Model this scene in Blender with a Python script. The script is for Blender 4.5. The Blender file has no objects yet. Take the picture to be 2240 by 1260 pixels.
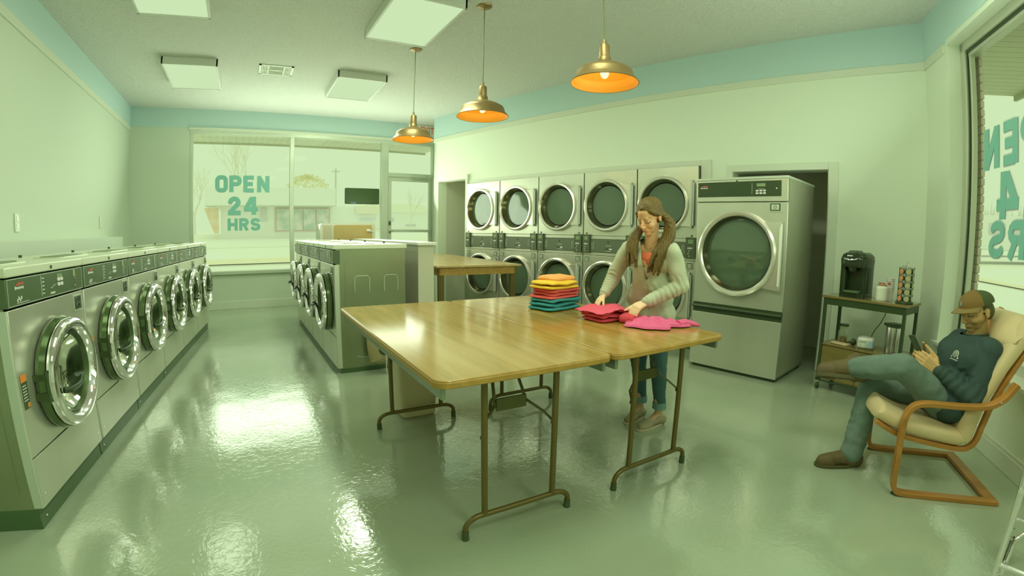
import bpy, bmesh, math, random
from mathutils import Matrix, Vector, noise
R = math.radians
sc = bpy.context.scene
col = sc.collection
# ---------------------------------------------------------------- camera (a wide lens with barrel distortion)
CAM_H = 1.38; A1, A3 = 1.0754, -0.1000; PITCH, ROLL, YAW = 0.1160, -0.0136, R(30.8)
cam = bpy.data.cameras.new('camera'); cam_o = bpy.data.objects.new('camera', cam); col.objects.link(cam_o); sc.camera = cam_o
cam.type = 'PANO'
pc = cam if hasattr(cam, 'panorama_type') else cam.cycles
pc.panorama_type = 'FISHEYE_LENS_POLYNOMIAL'
pc.fisheye_polynomial_k0 = 0; pc.fisheye_polynomial_k1 = -A1/18; pc.fisheye_polynomial_k2 = 0
pc.fisheye_polynomial_k3 = -A3/18**3; pc.fisheye_polynomial_k4 = 0; pc.fisheye_fov = math.pi
cam.sensor_fit = 'HORIZONTAL'; cam.sensor_width = 36; cam.sensor_height = 20.25
cam.clip_start = 0.02; cam.clip_end = 500
_rr = Matrix.Rotation(ROLL, 3, 'Y'); _rp = Matrix.Rotation(-PITCH, 3, 'X'); _ry = Matrix.Rotation(-YAW, 3, 'Z')
CM = _ry @ _rp @ _rr                                      # columns: right, forward, up
m4 = Matrix((( CM[0][0], CM[0][2], -CM[0][1]), (CM[1][0], CM[1][2], -CM[1][1]), (CM[2][0], CM[2][2], -CM[2][1]))).to_4x4()
m4.translation = (0, 0, CAM_H); cam_o.matrix_world = m4
def ray(px, py):                                          # direction through a point of the photograph
    x = (px-1120)/1120; y = -(py-630)/1120; r = math.hypot(x, y)+1e-12; th = A1*r+A3*r**3; s = math.sin(th)/r
    return CM @ Vector((x*s, math.cos(th), y*s))
def atz(px, py, z):
    d = ray(px, py); t = (z-CAM_H)/d.z; return Vector((d.x*t, d.y*t, z))
def atd(px, py, dist):                                    # at a horizontal distance from the camera
    d = ray(px, py); t = dist/math.hypot(d.x, d.y); return Vector((d.x*t, d.y*t, d.z*t+CAM_H))
def onp(px, py, P, n):
    d = ray(px, py); C = Vector((0, 0, CAM_H)); n = Vector(n); return C+d*((Vector(P)-C).dot(n)/d.dot(n))
# ---------------------------------------------------------------- light and exposure
sc.view_settings.view_transform = 'Standard'; sc.view_settings.look = 'None'
sc.view_settings.exposure = 0.0; sc.view_settings.gamma = 1.0; sc.view_settings.use_curve_mapping = False
try:
    sc.cycles.use_denoising = True; sc.cycles.max_bounces = 8; sc.cycles.diffuse_bounces = 6; sc.cycles.glossy_bounces = 3
    sc.cycles.transmission_bounces = 4; sc.cycles.transparent_max_bounces = 10; sc.cycles.caustics_reflective = False
    sc.cycles.caustics_refractive = False; sc.cycles.sample_clamp_indirect = 6
except Exception: pass
SKY = (0.600, 0.785, 0.455)
w = bpy.data.worlds.new('sky'); sc.world = w; w.use_nodes = True
bgn = w.node_tree.nodes['Background']; bgn.inputs[0].default_value = (*SKY, 1); bgn.inputs[1].default_value = 1.04
sun = bpy.data.lights.new('outdoor_fill_sun', 'SUN'); sun.energy = .3; sun.angle = R(40); sun.color = (.80, 1, .62)  # added lamp that brightens the ground and fronts outdoors
sun_o = bpy.data.objects.new('outdoor_fill_sun', sun); sun_o.rotation_euler = (R(12), 0, 0); col.objects.link(sun_o)
LAMP = (0.86, 1.0, 0.70); DAY = (0.84, 1.0, 0.74)
def area(name, loc, rot, sx, sy, power, color):
    l = bpy.data.lights.new(name, 'AREA'); l.shape = 'RECTANGLE'; l.size = sx; l.size_y = sy; l.energy = power; l.color = color
    o = bpy.data.objects.new(name, l); o.location = loc; o.rotation_euler = rot; col.objects.link(o); return o
PANELS = [(-0.81, 4.53), (1.50, 4.57), (-0.81, 7.16), (1.48, 7.17), (-0.81, 1.9), (1.5, 1.95), (3.7, .9), (-.8, -.7), (1.2, -.7)]  # the off-grid panel far right is added, unseen, to brighten that side
P_PANEL = 23.5; P_WINB = 82.0; P_WINR = 40.0
area('window_daylight_back', (1.2, 8.85, 2.0), (R(-90-38), 0, 0), 4.2, 1.4, P_WINB, DAY)
# ---------------------------------------------------------------- materials
def lin(c):
    c = c/255.0; return c/12.92 if c <= 0.04045 else ((c+0.055)/1.055)**2.4
KE = (0.70, 0.86, 0.56)                                   # how bright a white surface in this room photographs
MATS = {}
def M(name, rgb, rough=0.5, metal=0.0, bump=None, var=None, spec=0.5, coat=0.0, k=None, raw=False, emit=None):
    """rgb is the colour as photographed (0-255); bump = (scale, strength); var = (scale, amount, rgb2)"""
    if name in MATS: return MATS[name]
    K = k or KE
    def cv(c): return tuple(max(0.002, min(0.93, lin(v)/(1 if raw else q))) for v, q in zip(c, K))
    m = bpy.data.materials.new(name); m.use_nodes = True; nt = m.node_tree; b = nt.nodes['Principled BSDF']
    b.inputs['Base Color'].default_value = (*cv(rgb), 1); b.inputs['Roughness'].default_value = rough; b.inputs['Metallic'].default_value = metal
    b.inputs['Specular IOR Level'].default_value = spec
    if coat: b.inputs['Coat Weight'].default_value = coat; b.inputs['Coat Roughness'].default_value = 0.08
    if emit: b.inputs['Emission Color'].default_value = (*emit[:3], 1); b.inputs['Emission Strength'].default_value = emit[3]
    tc = nt.nodes.new('ShaderNodeTexCoord')
    if var:
        n = nt.nodes.new('ShaderNodeTexNoise'); n.inputs['Scale'].default_value = var[0]; n.inputs['Detail'].default_value = 4
        rp = nt.nodes.new('ShaderNodeValToRGB'); rp.color_ramp.elements[0].position = 0.5-var[1]; rp.color_ramp.elements[1].position = 0.5+var[1]
        rp.color_ramp.elements[0].color = (*cv(rgb), 1); rp.color_ramp.elements[1].color = (*cv(var[2]), 1)
        if len(var) > 3:
            mp = nt.nodes.new('ShaderNodeMapping'); mp.inputs['Scale'].default_value = var[3]
            nt.links.new(tc.outputs['Object'], mp.inputs[0]); nt.links.new(mp.outputs[0], n.inputs['Vector'])
        else: nt.links.new(tc.outputs['Object'], n.inputs['Vector'])
        nt.links.new(n.outputs[0], rp.inputs[0]); nt.links.new(rp.outputs[0], b.inputs['Base Color'])
    if bump:
        n2 = nt.nodes.new('ShaderNodeTexNoise'); n2.inputs['Scale'].default_value = bump[0]; n2.inputs['Detail'].default_value = 3
        bp = nt.nodes.new('ShaderNodeBump'); bp.inputs['Strength'].default_value = bump[1]; bp.inputs['Distance'].default_value = bump[2] if len(bump) > 2 else 0.01
        nt.links.new(tc.outputs['Object'], n2.inputs['Vector']); nt.links.new(n2.outputs[0], bp.inputs['Height']); nt.links.new(bp.outputs[0], b.inputs['Normal'])
    MATS[name] = m; return m
def glassy(name, tint, gloss=0.06, rough=0.02):
    m = bpy.data.materials.new(name); m.use_nodes = True; nt = m.node_tree; nt.nodes.clear()
    o = nt.nodes.new('ShaderNodeOutputMaterial'); t = nt.nodes.new('ShaderNodeBsdfTransparent'); t.inputs[0].default_value = (*tint, 1)
    g = nt.nodes.new('ShaderNodeBsdfGlossy'); g.inputs['Roughness'].default_value = rough; g.inputs[0].default_value = (.95, 1, .9, 1)
    f = nt.nodes.new('ShaderNodeFresnel'); f.inputs[0].default_value = 1.45
    mu = nt.nodes.new('ShaderNodeMath'); mu.operation = 'MULTIPLY'; mu.inputs[1].default_value = gloss/0.04
    mx = nt.nodes.new('ShaderNodeMixShader'); nt.links.new(f.outputs[0], mu.inputs[0]); nt.links.new(mu.outputs[0], mx.inputs[0])
    nt.links.new(t.outputs[0], mx.inputs[1]); nt.links.new(g.outputs[0], mx.inputs[2]); nt.links.new(mx.outputs[0], o.inputs[0]); MATS[name] = m; return m
def emis(name, c, s):
    m = bpy.data.materials.new(name); m.use_nodes = True; nt = m.node_tree; nt.nodes.clear()
    o = nt.nodes.new('ShaderNodeOutputMaterial'); e = nt.nodes.new('ShaderNodeEmission'); e.inputs[0].default_value = (*c, 1); e.inputs[1].default_value = s
    nt.links.new(e.outputs[0], o.inputs[0]); MATS[name] = m; return m
KW = (.60, .735, .45)
wallp = M('wall_paint_dimmed', (167, 191, 141), 0.6, bump=(60, .05), k=KW)  # right wall's paint darkened: weaker light put into the colour
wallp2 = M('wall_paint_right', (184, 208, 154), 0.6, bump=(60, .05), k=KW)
teal = M('teal_paint', (154, 191, 153), 0.6, bump=(60, .05), k=KW)
trimw = M('white_trim', (188, 210, 160), 0.4)
ceilm = M('popcorn_ceiling', (180, 202, 148), 0.9, bump=(75, 1.0, 0.03), var=(90, .2, (164, 186, 132)), k=(.51, .66, .345))
alu = M('frame_metal', (176, 200, 152), 0.35, 0.3)
steel = M('stainless_steel', (196, 214, 166), 0.30, 0.7, var=(3, .35, (178, 196, 148), (1, 1, .15)))
steel2 = M('dull_steel', (168, 184, 136), 0.36, 0.6, var=(2.5, .35, (150, 168, 120)))
sided = M('grey_cabinet_side', (130, 150, 98), 0.24, 0.4, var=(2, .3, (112, 134, 82)))
white_en = M('white_enamel', (200, 220, 172), 0.3)
lidm = M('lid_top', (190, 212, 158), 0.3, 0.2)
chrome = M('chrome', (214, 226, 190), 0.08, 1.0)
dkpan = M('dark_panel', (72, 98, 54), 0.3)
dkband = M('grey_green_band', (88, 106, 70), 0.35)
black = M('black_plastic', (46, 68, 30), 0.35)
rubber = M('black_rubber', (58, 80, 38), 0.6)
kick = M('dark_kickplate', (66, 98, 50), 0.35)
drum = M('drum_steel', (72, 96, 50), 0.35, 0.6)
glass = glassy('window_glass', (.995, 1, .99), 0.0015)
dglass = glassy('door_glass', (.55, .62, .50), 0.035, 0.03)
glass_dk = M('dark_dryer_glass', (74, 100, 62), 0.06, 0.0, spec=1.0)
ltgrey = M('pale_label', (200, 214, 176), 0.5); redlab = M('red_label', (158, 88, 50), 0.5); oran = M('orange_label', (214, 142, 50), 0.5)
ylab = M('lime_label', (150, 172, 80), 0.5); ltgreen = M('display_glass', (120, 150, 92), 0.2)
brass = M('aged_brass', (118, 108, 54), 0.42, 0.65, var=(6, .3, (138, 130, 74)))
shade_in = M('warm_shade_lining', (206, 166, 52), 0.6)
brownst = M('brown_steel', (92, 88, 34), 0.35, 0.35)
bag_m = M('tan_cloth', (150, 152, 92), 0.9, bump=(40, .4))
beige = M('beige_plastic', (176, 178, 118), 0.45)
tanp = M('tan_board', (166, 158, 84), 0.5, bump=(90, .1)); 
darkroom = M('dark_room', (206, 226, 170), 0.8)
# ---------------------------------------------------------------- mesh helper
class MB:
    def __init__(s): s.v = []; s.f = []; s.mi = []; s.i = 0; s.t = None
    def mat(s, i): s.i = i; return s
    def add(s, vs, fs):
        o = len(s.v)
        if s.t is not None: vs = [s.t @ Vector(v) for v in vs]
        s.v += [tuple(v) for v in vs]; s.f += [tuple(o+i for i in f) for f in fs]; s.mi += [s.i]*len(fs); return s
    def box(s, x0, x1, y0, y1, z0, z1):
        vs = [(x, y, z) for x in (x0, x1) for y in (y0, y1) for z in (z0, z1)]
        return s.add(vs, [(0, 1, 3, 2), (4, 6, 7, 5), (0, 4, 5, 1), (2, 3, 7, 6), (0, 2, 6, 4), (1, 5, 7, 3)])
    def rings(s, rs, caps=True, close=False):
        n = len(rs[0]); vs = [p for r in rs for p in r]; fs = []
        m = len(rs)
        for i in range(m if close else m-1):
            j = (i+1) % m
            for k in range(n): fs.append((i*n+k, i*n+(k+1) % n, j*n+(k+1) % n, j*n+k))
        if caps and not close: fs.append(tuple(range(n-1, -1, -1))); fs.append(tuple((m-1)*n+k for k in range(n)))
        return s.add(vs, fs)
    def tube(s, pts, r, seg=10, caps=True, flat=None):
        pts = [Vector(p) for p in pts]; n = len(pts); rs = []; prev = None
        rr = r if isinstance(r, (list, tuple)) else [r]*n
        for i, p in enumerate(pts):
            t = (pts[min(i+1, n-1)]-pts[max(i-1, 0)]).normalized()
            if prev is None:
                a = Vector((0, 0, 1)) if abs(t.z) < .9 else Vector((1, 0, 0)); x = t.cross(a).normalized()
            else: x = (prev-t*prev.dot(t)).normalized()
            prev = x; y = t.cross(x); fl = flat or 1.0
            rs.append([p+(x*math.cos(2*math.pi*k/seg)+y*math.sin(2*math.pi*k/seg)*fl)*rr[i] for k in range(seg)])
        return s.rings(rs, caps)
    def cyl(s, p, q, r, r2=None, seg=20, caps=True): return s.tube([p, q], [r, r if r2 is None else r2], seg, caps)
    def lathe(s, prof, seg=40, c=(0, 0, 0), axis='z', caps=False):
        c = Vector(c); rs = []
        for r, h in prof:
            ring = []
            for k in range(seg):
                a = 2*math.pi*k/seg; x, y = r*math.cos(a), r*math.sin(a)
                ring.append(c+Vector({'z': (x, y, h), 'y': (x, h, y), 'x': (h, x, y)}[axis]))
            rs.append(ring)
        return s.rings(rs, caps)
    def prism(s, pts, axis, a, b):
        n = len(pts)
        def P(p, h): return {'z': (p[0], p[1], h), 'y': (p[0], h, p[1]), 'x': (h, p[0], p[1])}[axis]
        vs = [P(p, a) for p in pts]+[P(p, b) for p in pts]
        return s.add(vs, [tuple(range(n-1, -1, -1)), tuple(range(n, 2*n))]+[(k, (k+1) % n, n+(k+1) % n, n+k) for k in range(n)])
    def ball(s, c, rx, ry=None, rz=None, seg=16, rg=10, z0=-1.0, z1=1.0):
        ry = rx if ry is None else ry; rz = rx if rz is None else rz; rs = []
        a0, a1 = math.asin(z0), math.asin(z1)
        for i in range(rg+1):
            a = a0+(a1-a0)*i/rg; q = max(math.cos(a), 1e-4)
            rs.append([(c[0]+rx*q*math.cos(2*math.pi*k/seg), c[1]+ry*q*math.sin(2*math.pi*k/seg), c[2]+rz*math.sin(a)) for k in range(seg)])
        return s.rings(rs, True)
    def rrect(s, x0, x1, y0, y1, z0, z1, r, axis='z', seg=6):
        pts = rrpts(x0, x1, y0, y1, r, seg); return s.prism(pts, axis, z0, z1)
    def platehole(s, x0, x1, z0, z1, cx, cz, r, y0, y1, seg=48):
        inn = []; out = []
        for k in range(seg):
            a = 2*math.pi*(k+.5)/seg; dx, dz = math.cos(a), math.sin(a); inn.append((cx+r*dx, cz+r*dz))
            t = min([(x1-cx)/dx if dx > 1e-9 else ((x0-cx)/dx if dx < -1e-9 else 9e9), (z1-cz)/dz if dz > 1e-9 else ((z0-cz)/dz if dz < -1e-9 else 9e9)])
            out.append([cx+t*dx, cz+t*dz])
        for X in (x0, x1):
            for Z in (z0, z1):
                k = min(range(seg), key=lambda i: (out[i][0]-X)**2+(out[i][1]-Z)**2); out[k] = [X, Z]
        vs = [(p[0], y0, p[1]) for p in inn]+[(p[0], y0, p[1]) for p in out]+[(p[0], y1, p[1]) for p in inn]+[(p[0], y1, p[1]) for p in out]
        n = seg; fs = []
        for k in range(n):
            j = (k+1) % n; fs += [(k, j, n+j, n+k), (2*n+k, 3*n+k, 3*n+j, 2*n+j), (k, 2*n+k, 2*n+j, j), (n+k, n+j, 3*n+j, 3*n+k)]
        return s.add(vs, fs)
    def grid(s, fn, nu, nv, cu=False, cv=False):
        vs = [fn(i/(nu if cu else nu-1), j/(nv if cv else nv-1)) for i in range(nu) for j in range(nv)]; fs = []
        for i in range(nu if cu else nu-1):
            for j in range(nv if cv else nv-1):
                a, b = (i+1) % nu, (j+1) % nv; fs.append((i*nv+j, a*nv+j, a*nv+b, i*nv+b))
        return s.add(vs, fs)
    def text(s, txt, h, x, z, y, depth=0.002, width=None, fat=0.0, mirror=False, align='c'):
        """flat lettering in the local x-z plane, cap height h, centred on (x, z), front at y"""
        vs, fs = text_geo(txt, fat)
        xs = [v[0] for v in vs]; ys = [v[1] for v in vs]; w0 = max(xs)-min(xs); h0 = max(ys)-min(ys); sy = h/h0; sx = (width/w0) if width else sy
        cx = (max(xs)+min(xs))/2; cy = (max(ys)+min(ys))/2; sg = -1 if mirror else 1
        return s.add([(x+sg*(v[0]-cx)*sx, y+(depth if v[2] < 0 else 0) , z+(v[1]-cy)*sy) for v in vs], fs)
def rrpts(x0, x1, y0, y1, r, seg=6):
    pts = []
    for cx, cy, a0 in ((x1-r, y1-r, 0), (x0+r, y1-r, 90), (x0+r, y0+r, 180), (x1-r, y0+r, 270)):
        for k in range(seg+1): a = R(a0+90*k/seg); pts.append((cx+r*math.cos(a), cy+r*math.sin(a)))
    return pts
_tg = {}
def text_geo(txt, fat):
    if (txt, fat) in _tg: return _tg[(txt, fat)]
    cu = bpy.data.curves.new('t', 'FONT'); cu.body = txt; cu.size = 1; cu.extrude = 0.01; cu.offset = fat; cu.resolution_u = 3
    o = bpy.data.objects.new('t', cu); col.objects.link(o); dg = bpy.context.evaluated_depsgraph_get(); me = bpy.data.meshes.new_from_object(o.evaluated_get(dg))
    g = ([tuple(v.co) for v in me.vertices], [tuple(p.vertices) for p in me.polygons]); bpy.data.objects.remove(o); bpy.data.curves.remove(cu); bpy.data.meshes.remove(me)
    _tg[(txt, fat)] = g; return g
def part(name, mb, mats, parent=None, bevel=0, angle=35, label=None, smooth=True):
    me = bpy.data.meshes.new(name); me.from_pydata(mb.v, [], mb.f)
    for m in (mats if isinstance(mats, (list, tuple)) else [mats]): me.materials.append(m)
    me.polygons.foreach_set('material_index', mb.mi)
    me.validate(); bm = bmesh.new(); bm.from_mesh(me); bmesh.ops.recalc_face_normals(bm, faces=bm.faces[:]); bm.to_mesh(me); bm.free(); me.update()
    if smooth:
        me.shade_smooth(); me.set_sharp_from_angle(angle=R(angle))
    o = bpy.data.objects.new(name, me); col.objects.link(o)
    if parent is not None: o.parent = parent
    if bevel:
        b = o.modifiers.new('bevel', 'BEVEL'); b.width = bevel; b.segments = 2; b.limit_method = 'ANGLE'; b.angle_limit = R(50); b.harden_normals = False
    if label: o['label'] = label
    return o
def tag(o, label=None, cat=None, group=None, kind=None):
    if label: o['label'] = label
    if cat: o['category'] = cat
    if group: o['group'] = group
    if kind: o['kind'] = kind
    return o
def thing(name, label, cat, loc=(0, 0, 0), rz=0, group=None):
    o = bpy.data.objects.new(name, None); o.empty_display_size = .1; col.objects.link(o); o.location = loc; o.rotation_euler = (0, 0, rz)
    return tag(o, label, cat, group)
def struct(name, mb, m, **k):
    o = part(name, mb, m, **k); o['kind'] = 'structure'; return o
def dup(root, loc, rz, label=None, group=None):
    r = root.copy(); col.objects.link(r); r.location = loc; r.rotation_euler = (0, 0, rz)
    if label: r['label'] = label
    if group: r['group'] = group
    for ch in list(root.children):
        c = ch.copy(); col.objects.link(c); c.parent = r
        for g in list(ch.children):
            d = g.copy(); col.objects.link(d); d.parent = c
    return r
def frame(o, ux, uy):                                     # local frame: x along (ux, uy), y to its left
    return Matrix.Translation(o) @ Matrix.Rotation(math.atan2(uy, ux), 4, 'Z')
# ================================================================ the room
CZ = 3.62
fb = MB(); fb.box(-3.5, 7.6, -4, 9.6, -0.12, 0.0)
fm = bpy.data.materials.new('epoxy_floor'); fm.use_nodes = True
def floor_mat(m):
    nt = m.node_tree; b = nt.nodes['Principled BSDF']; tc = nt.nodes.new('ShaderNodeTexCoord')
    n = nt.nodes.new('ShaderNodeTexNoise'); n.inputs['Scale'].default_value = 1.1; n.inputs['Detail'].default_value = 5
    rp = nt.nodes.new('ShaderNodeValToRGB'); rp.color_ramp.elements[0].position = .35; rp.color_ramp.elements[1].position = .65
    c1 = [lin(v)/q for v, q in zip((138, 164, 114), KE)]; c2 = [lin(v)/q for v, q in zip((148, 172, 124), KE)]
    rp.color_ramp.elements[0].color = (*c1, 1); rp.color_ramp.elements[1].color = (*c2, 1)
    nt.links.new(tc.outputs['Object'], n.inputs['Vector']); nt.links.new(n.outputs[0], rp.inputs[0]); nt.links.new(rp.outputs[0], b.inputs['Base Color'])
    b.inputs['Roughness'].default_value = 0.09; b.inputs['IOR'].default_value = 1.75; b.inputs['Specular IOR Level'].default_value = 0.85
    n2 = nt.nodes.new('ShaderNodeTexNoise'); n2.inputs['Scale'].default_value = 26; n2.inputs['Detail'].default_value = 3; n2.inputs['Distortion'].default_value = 1.2
    n3 = nt.nodes.new('ShaderNodeTexNoise'); n3.inputs['Scale'].default_value = 3.0; n3.inputs['Detail'].default_value = 1
    mt = nt.nodes.new('ShaderNodeMath'); mt.operation = 'MULTIPLY_ADD'; mt.inputs[1].default_value = 3.0
    nt.links.new(tc.outputs['Object'], n2.inputs['Vector']); nt.links.new(tc.outputs['Object'], n3.inputs['Vector'])
    nt.links.new(n3.outputs[0], mt.inputs[0]); nt.links.new(n2.outputs[0], mt.inputs[2])
    bp = nt.nodes.new('ShaderNodeBump'); bp.inputs['Strength'].default_value = 0.22; bp.inputs['Distance'].default_value = 0.005
    nt.links.new(mt.outputs[0], bp.inputs['Height']); nt.links.new(bp.outputs[0], b.inputs['Normal'])
floor_mat(fm)
struct('floor', fb, fm, smooth=False)
struct('ceiling', MB().box(-3.5, 7.6, -4, 9.6, CZ, CZ+.12), ceilm, smooth=False)
# left wall
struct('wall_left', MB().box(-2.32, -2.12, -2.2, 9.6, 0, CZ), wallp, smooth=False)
TB = 3.28
struct('trim_1', MB().box(-2.12, -2.108, -2.2, 9.37, TB, CZ), teal, smooth=False)
struct('trim_2', MB().box(-2.12, -2.10, -2.2, 9.37, TB-.085, TB), trimw, bevel=.003)
# low ledge behind the left machines
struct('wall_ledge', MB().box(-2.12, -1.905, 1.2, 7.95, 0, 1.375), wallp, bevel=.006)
# back wall: a frame whose local x runs along it, y outwards
BO = (-2.12, 9.358, 0); bw = frame(BO, 1, .02)
def X(u): return u+2.12
def bwall(name, m, boxes, st=True, **k):
    mb = MB(); mb.t = bw
    for b in boxes: mb.box(*b)
    return (struct if st else part)(name, mb, m, **k)
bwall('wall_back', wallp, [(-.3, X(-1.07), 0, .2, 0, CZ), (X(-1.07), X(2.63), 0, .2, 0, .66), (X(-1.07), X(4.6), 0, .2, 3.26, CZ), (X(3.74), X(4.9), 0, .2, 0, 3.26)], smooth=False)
bwall('trim_3', teal, [(0, X(4.4), -.012, 0, TB+.0, CZ), (X(-1.07), X(3.9), -.012, 0, 3.255, TB)], smooth=False)
bwall('baseboard_back', trimw, [(0, X(2.6), -.02, 0, 0, .15)], bevel=.004)
# storefront frames
sf = [(X(-1.07), X(-1.01), 0, .10, .66, 3.26), (X(-1.07), X(3.74), -.01, .12, 3.18, 3.26), (X(.745), X(.825), .0, .10, .69, 3.19), (X(2.555), X(2.70), 0, .12, .0, 3.19),
      (X(-1.07), X(2.56), -.05, .12, .64, .70), (X(2.70), X(3.74), 0, .12, 2.50, 2.585), (X(3.66), X(3.74), 0, .12, 0, 3.19)]
bwall('trim_4', alu, sf, bevel=.006)
bwall('trim_5', trimw, [(X(-1.1), X(3.74), -.03, 0, 3.245, 3.285)], bevel=.004)
for i, (a, b, z0, z1) in enumerate([(-1.01, .745, .70, 3.18), (.825, 2.555, .70, 3.18), (2.70, 3.66, 2.585, 3.18)]):
    bwall('window_%d' % (i+1), glass, [(X(a), X(b), .05, .058, z0, z1)], smooth=False)
# glass entrance door
d1 = bwall('door_1', alu, [(X(2.705), X(2.775), .02, .07, .02, 2.49), (X(3.59), X(3.655), .02, .07, .02, 2.49), (X(2.775), X(3.59), .02, .07, 2.42, 2.49), (X(2.775), X(3.59), .02, .07, .02, .25)], bevel=.004)
p = bwall('door_pane', glass, [(X(2.775), X(3.59), .04, .046, .25, 2.42)], st=False, smooth=False); p.parent = d1
p = bwall('push_bar', alu, [(X(2.76), X(3.60), -.04, -.015, 1.375, 1.425), (X(2.77), X(2.80), -.04, .02, 1.38, 1.42), (X(3.56), X(3.59), -.04, .02, 1.38, 1.42)], st=False, bevel=.004); p.parent = d1
p = bwall('door_closer', alu, [(X(3.2), X(3.5), -.05, .02, 2.50, 2.55), (X(3.15), X(3.62), -.03, -.02, 2.475, 2.485)], st=False, bevel=.004); p.parent = d1
p = bwall('door_lock', drum, [(X(2.72), X(2.75), -.02, .02, 1.52, 1.60), (X(2.725), X(2.745), -.02, .02, 1.36, 1.40)], st=False, bevel=.004); p.parent = d1
# dryer wall: local x runs from the window corner towards the back, y points out of the room
DO = Vector((5.388, 1.218, 0)); dw = frame(DO, -.25, .968)     # left-hand normal would be (-.968,-.25) = into the room, so out is -y
def dwall(name, m, boxes, st=True, **k):
    mb = MB(); mb.t = dw
    for a, b, t0, t1, z0, z1 in boxes: mb.box(a, b, -t1, -t0, z0, z1)      # t outwards
    return (struct if st else part)(name, mb, m, **k)
DE = 7.83
DZ = 2.24
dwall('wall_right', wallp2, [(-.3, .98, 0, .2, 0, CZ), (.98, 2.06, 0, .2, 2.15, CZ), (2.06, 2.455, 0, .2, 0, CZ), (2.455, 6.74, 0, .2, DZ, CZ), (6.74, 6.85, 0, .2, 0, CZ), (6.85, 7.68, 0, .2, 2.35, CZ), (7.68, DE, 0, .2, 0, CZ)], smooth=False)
dwall('trim_6', teal, [(-.0, DE, -.012, 0, 3.21, CZ)], smooth=False)
dwall('trim_7', trimw, [(-.0, DE, -.02, 0, 3.13, 3.21)], bevel=.003)
# door casing round the big dryer, casing of the dryer bay, casing of the far doorway
dwall('trim_8', trimw, [(.88, .98, -.022, .0, 0, 2.23), (2.06, 2.12, -.022, 0, 0, 2.23), (.98, 2.06, -.022, 0, 2.15, 2.23), (.99, .97, 0, .2, 0, 2.15)], bevel=.006)
dwall('trim_9', trimw, [(2.33, 2.46, -.02, 0, 0, DZ+.07), (2.46, 6.8, -.02, 0, DZ, DZ+.07), (6.74, 6.80, -.05, 0, 0, 2.42)], bevel=.005)
dwall('door_2', M('inner_room_paint', (178, 196, 148), .6), [(6.85, 7.68, .9, .95, 0, 2.6), (6.8, 6.85, .2, .95, 0, 2.6), (7.68, 7.73, .2, .95, 0, 2.6), (6.8, 7.73, .2, .95, 2.4, 2.45)], smooth=False)
dwall('baseboard_doorway', trimw, [(6.85, 7.68, .88, .90, 0, .14)], bevel=.003)
dwall('door_3', darkroom, [(.9, 2.5, 1.25, 1.3, 0, 2.6), (.85, .9, .2, 1.3, 0, 2.6), (2.12, 2.17, .2, 1.3, 0, 2.6), (.85, 2.17, .2, 1.3, 2.5, 2.55)], smooth=False)
dwall('baseboard_right', trimw, [(0, .88, -.018, 0, 0, .12)], bevel=.004)
# return wall from the end of the dryer wall to the back wall
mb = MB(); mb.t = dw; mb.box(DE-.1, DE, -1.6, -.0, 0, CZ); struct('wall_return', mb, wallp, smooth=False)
# window wall on the right
rw = frame(DO, -.83, -.557)                                     # left-hand normal (.557,-.83) = out of the room
def rwall(name, m, boxes, st=True, **k):
    mb = MB(); mb.t = rw
    for b in boxes: mb.box(*b)
    return (struct if st else part)(name, mb, m, **k)
RE = 6.3
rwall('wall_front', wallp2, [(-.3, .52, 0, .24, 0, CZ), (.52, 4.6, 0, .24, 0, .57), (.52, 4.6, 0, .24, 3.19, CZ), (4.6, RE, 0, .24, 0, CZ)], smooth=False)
rwall('trim_10', teal, [(0, .53, -.012, 0, 3.21, CZ), (.53, RE, -.012, 0, 3.24, CZ)], smooth=False)
rwall('trim_11', trimw, [(0, .48, -.02, 0, 3.13, 3.21)], bevel=.003)
rwall('trim_12', M('grey_frame', (170, 190, 142), .35, .2), [(.52, .60, .12, .20, .57, 3.19), (.52, 4.6, .12, .20, 3.11, 3.19), (.52, 4.6, .12, .20, .57, .65), (.617, .643, .15, .20, .6, 3.19), (.6, 4.6, .15, .23, 3.05, 3.11)], bevel=.008)
rwall('trim_13', black, [(.60, .617, .14, .19, .65, 3.11), (.60, 4.6, .14, .19, 3.085, 3.11)], smooth=False)
rwall('trim_14', white_en, [(.50, 4.62, -.05, .14, .545, .575)], bevel=.005)
rwall('window_4', glass, [(.63, 4.6, .165, .173, .65, 3.10)], smooth=False)
rwall('baseboard_front', trimw, [(0, RE, -.02, 0, 0, .12), (0, RE, -.012, 0, .12, .145)], bevel=.004)
# walls behind the viewer
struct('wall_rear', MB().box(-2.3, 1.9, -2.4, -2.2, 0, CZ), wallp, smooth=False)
area('window_daylight_front', tuple((rw @ Vector((2.4, -.60, 1.95)))), (R(-(90+40)), 0, math.atan2(-.557, -.83)), 3.4, 1.5, P_WINR, DAY)
# half wall behind the centre machines
t = MB().box(1.72, 1.90, 4.86, 8.1, 0, 1.235); struct('wall_half', t, M('half_wall_paint', (182, 196, 144), .6), smooth=False)
struct('trim_15', MB().box(1.70, 1.925, 4.83, 8.12, 1.235, 1.27), white_en, bevel=.006)
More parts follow.
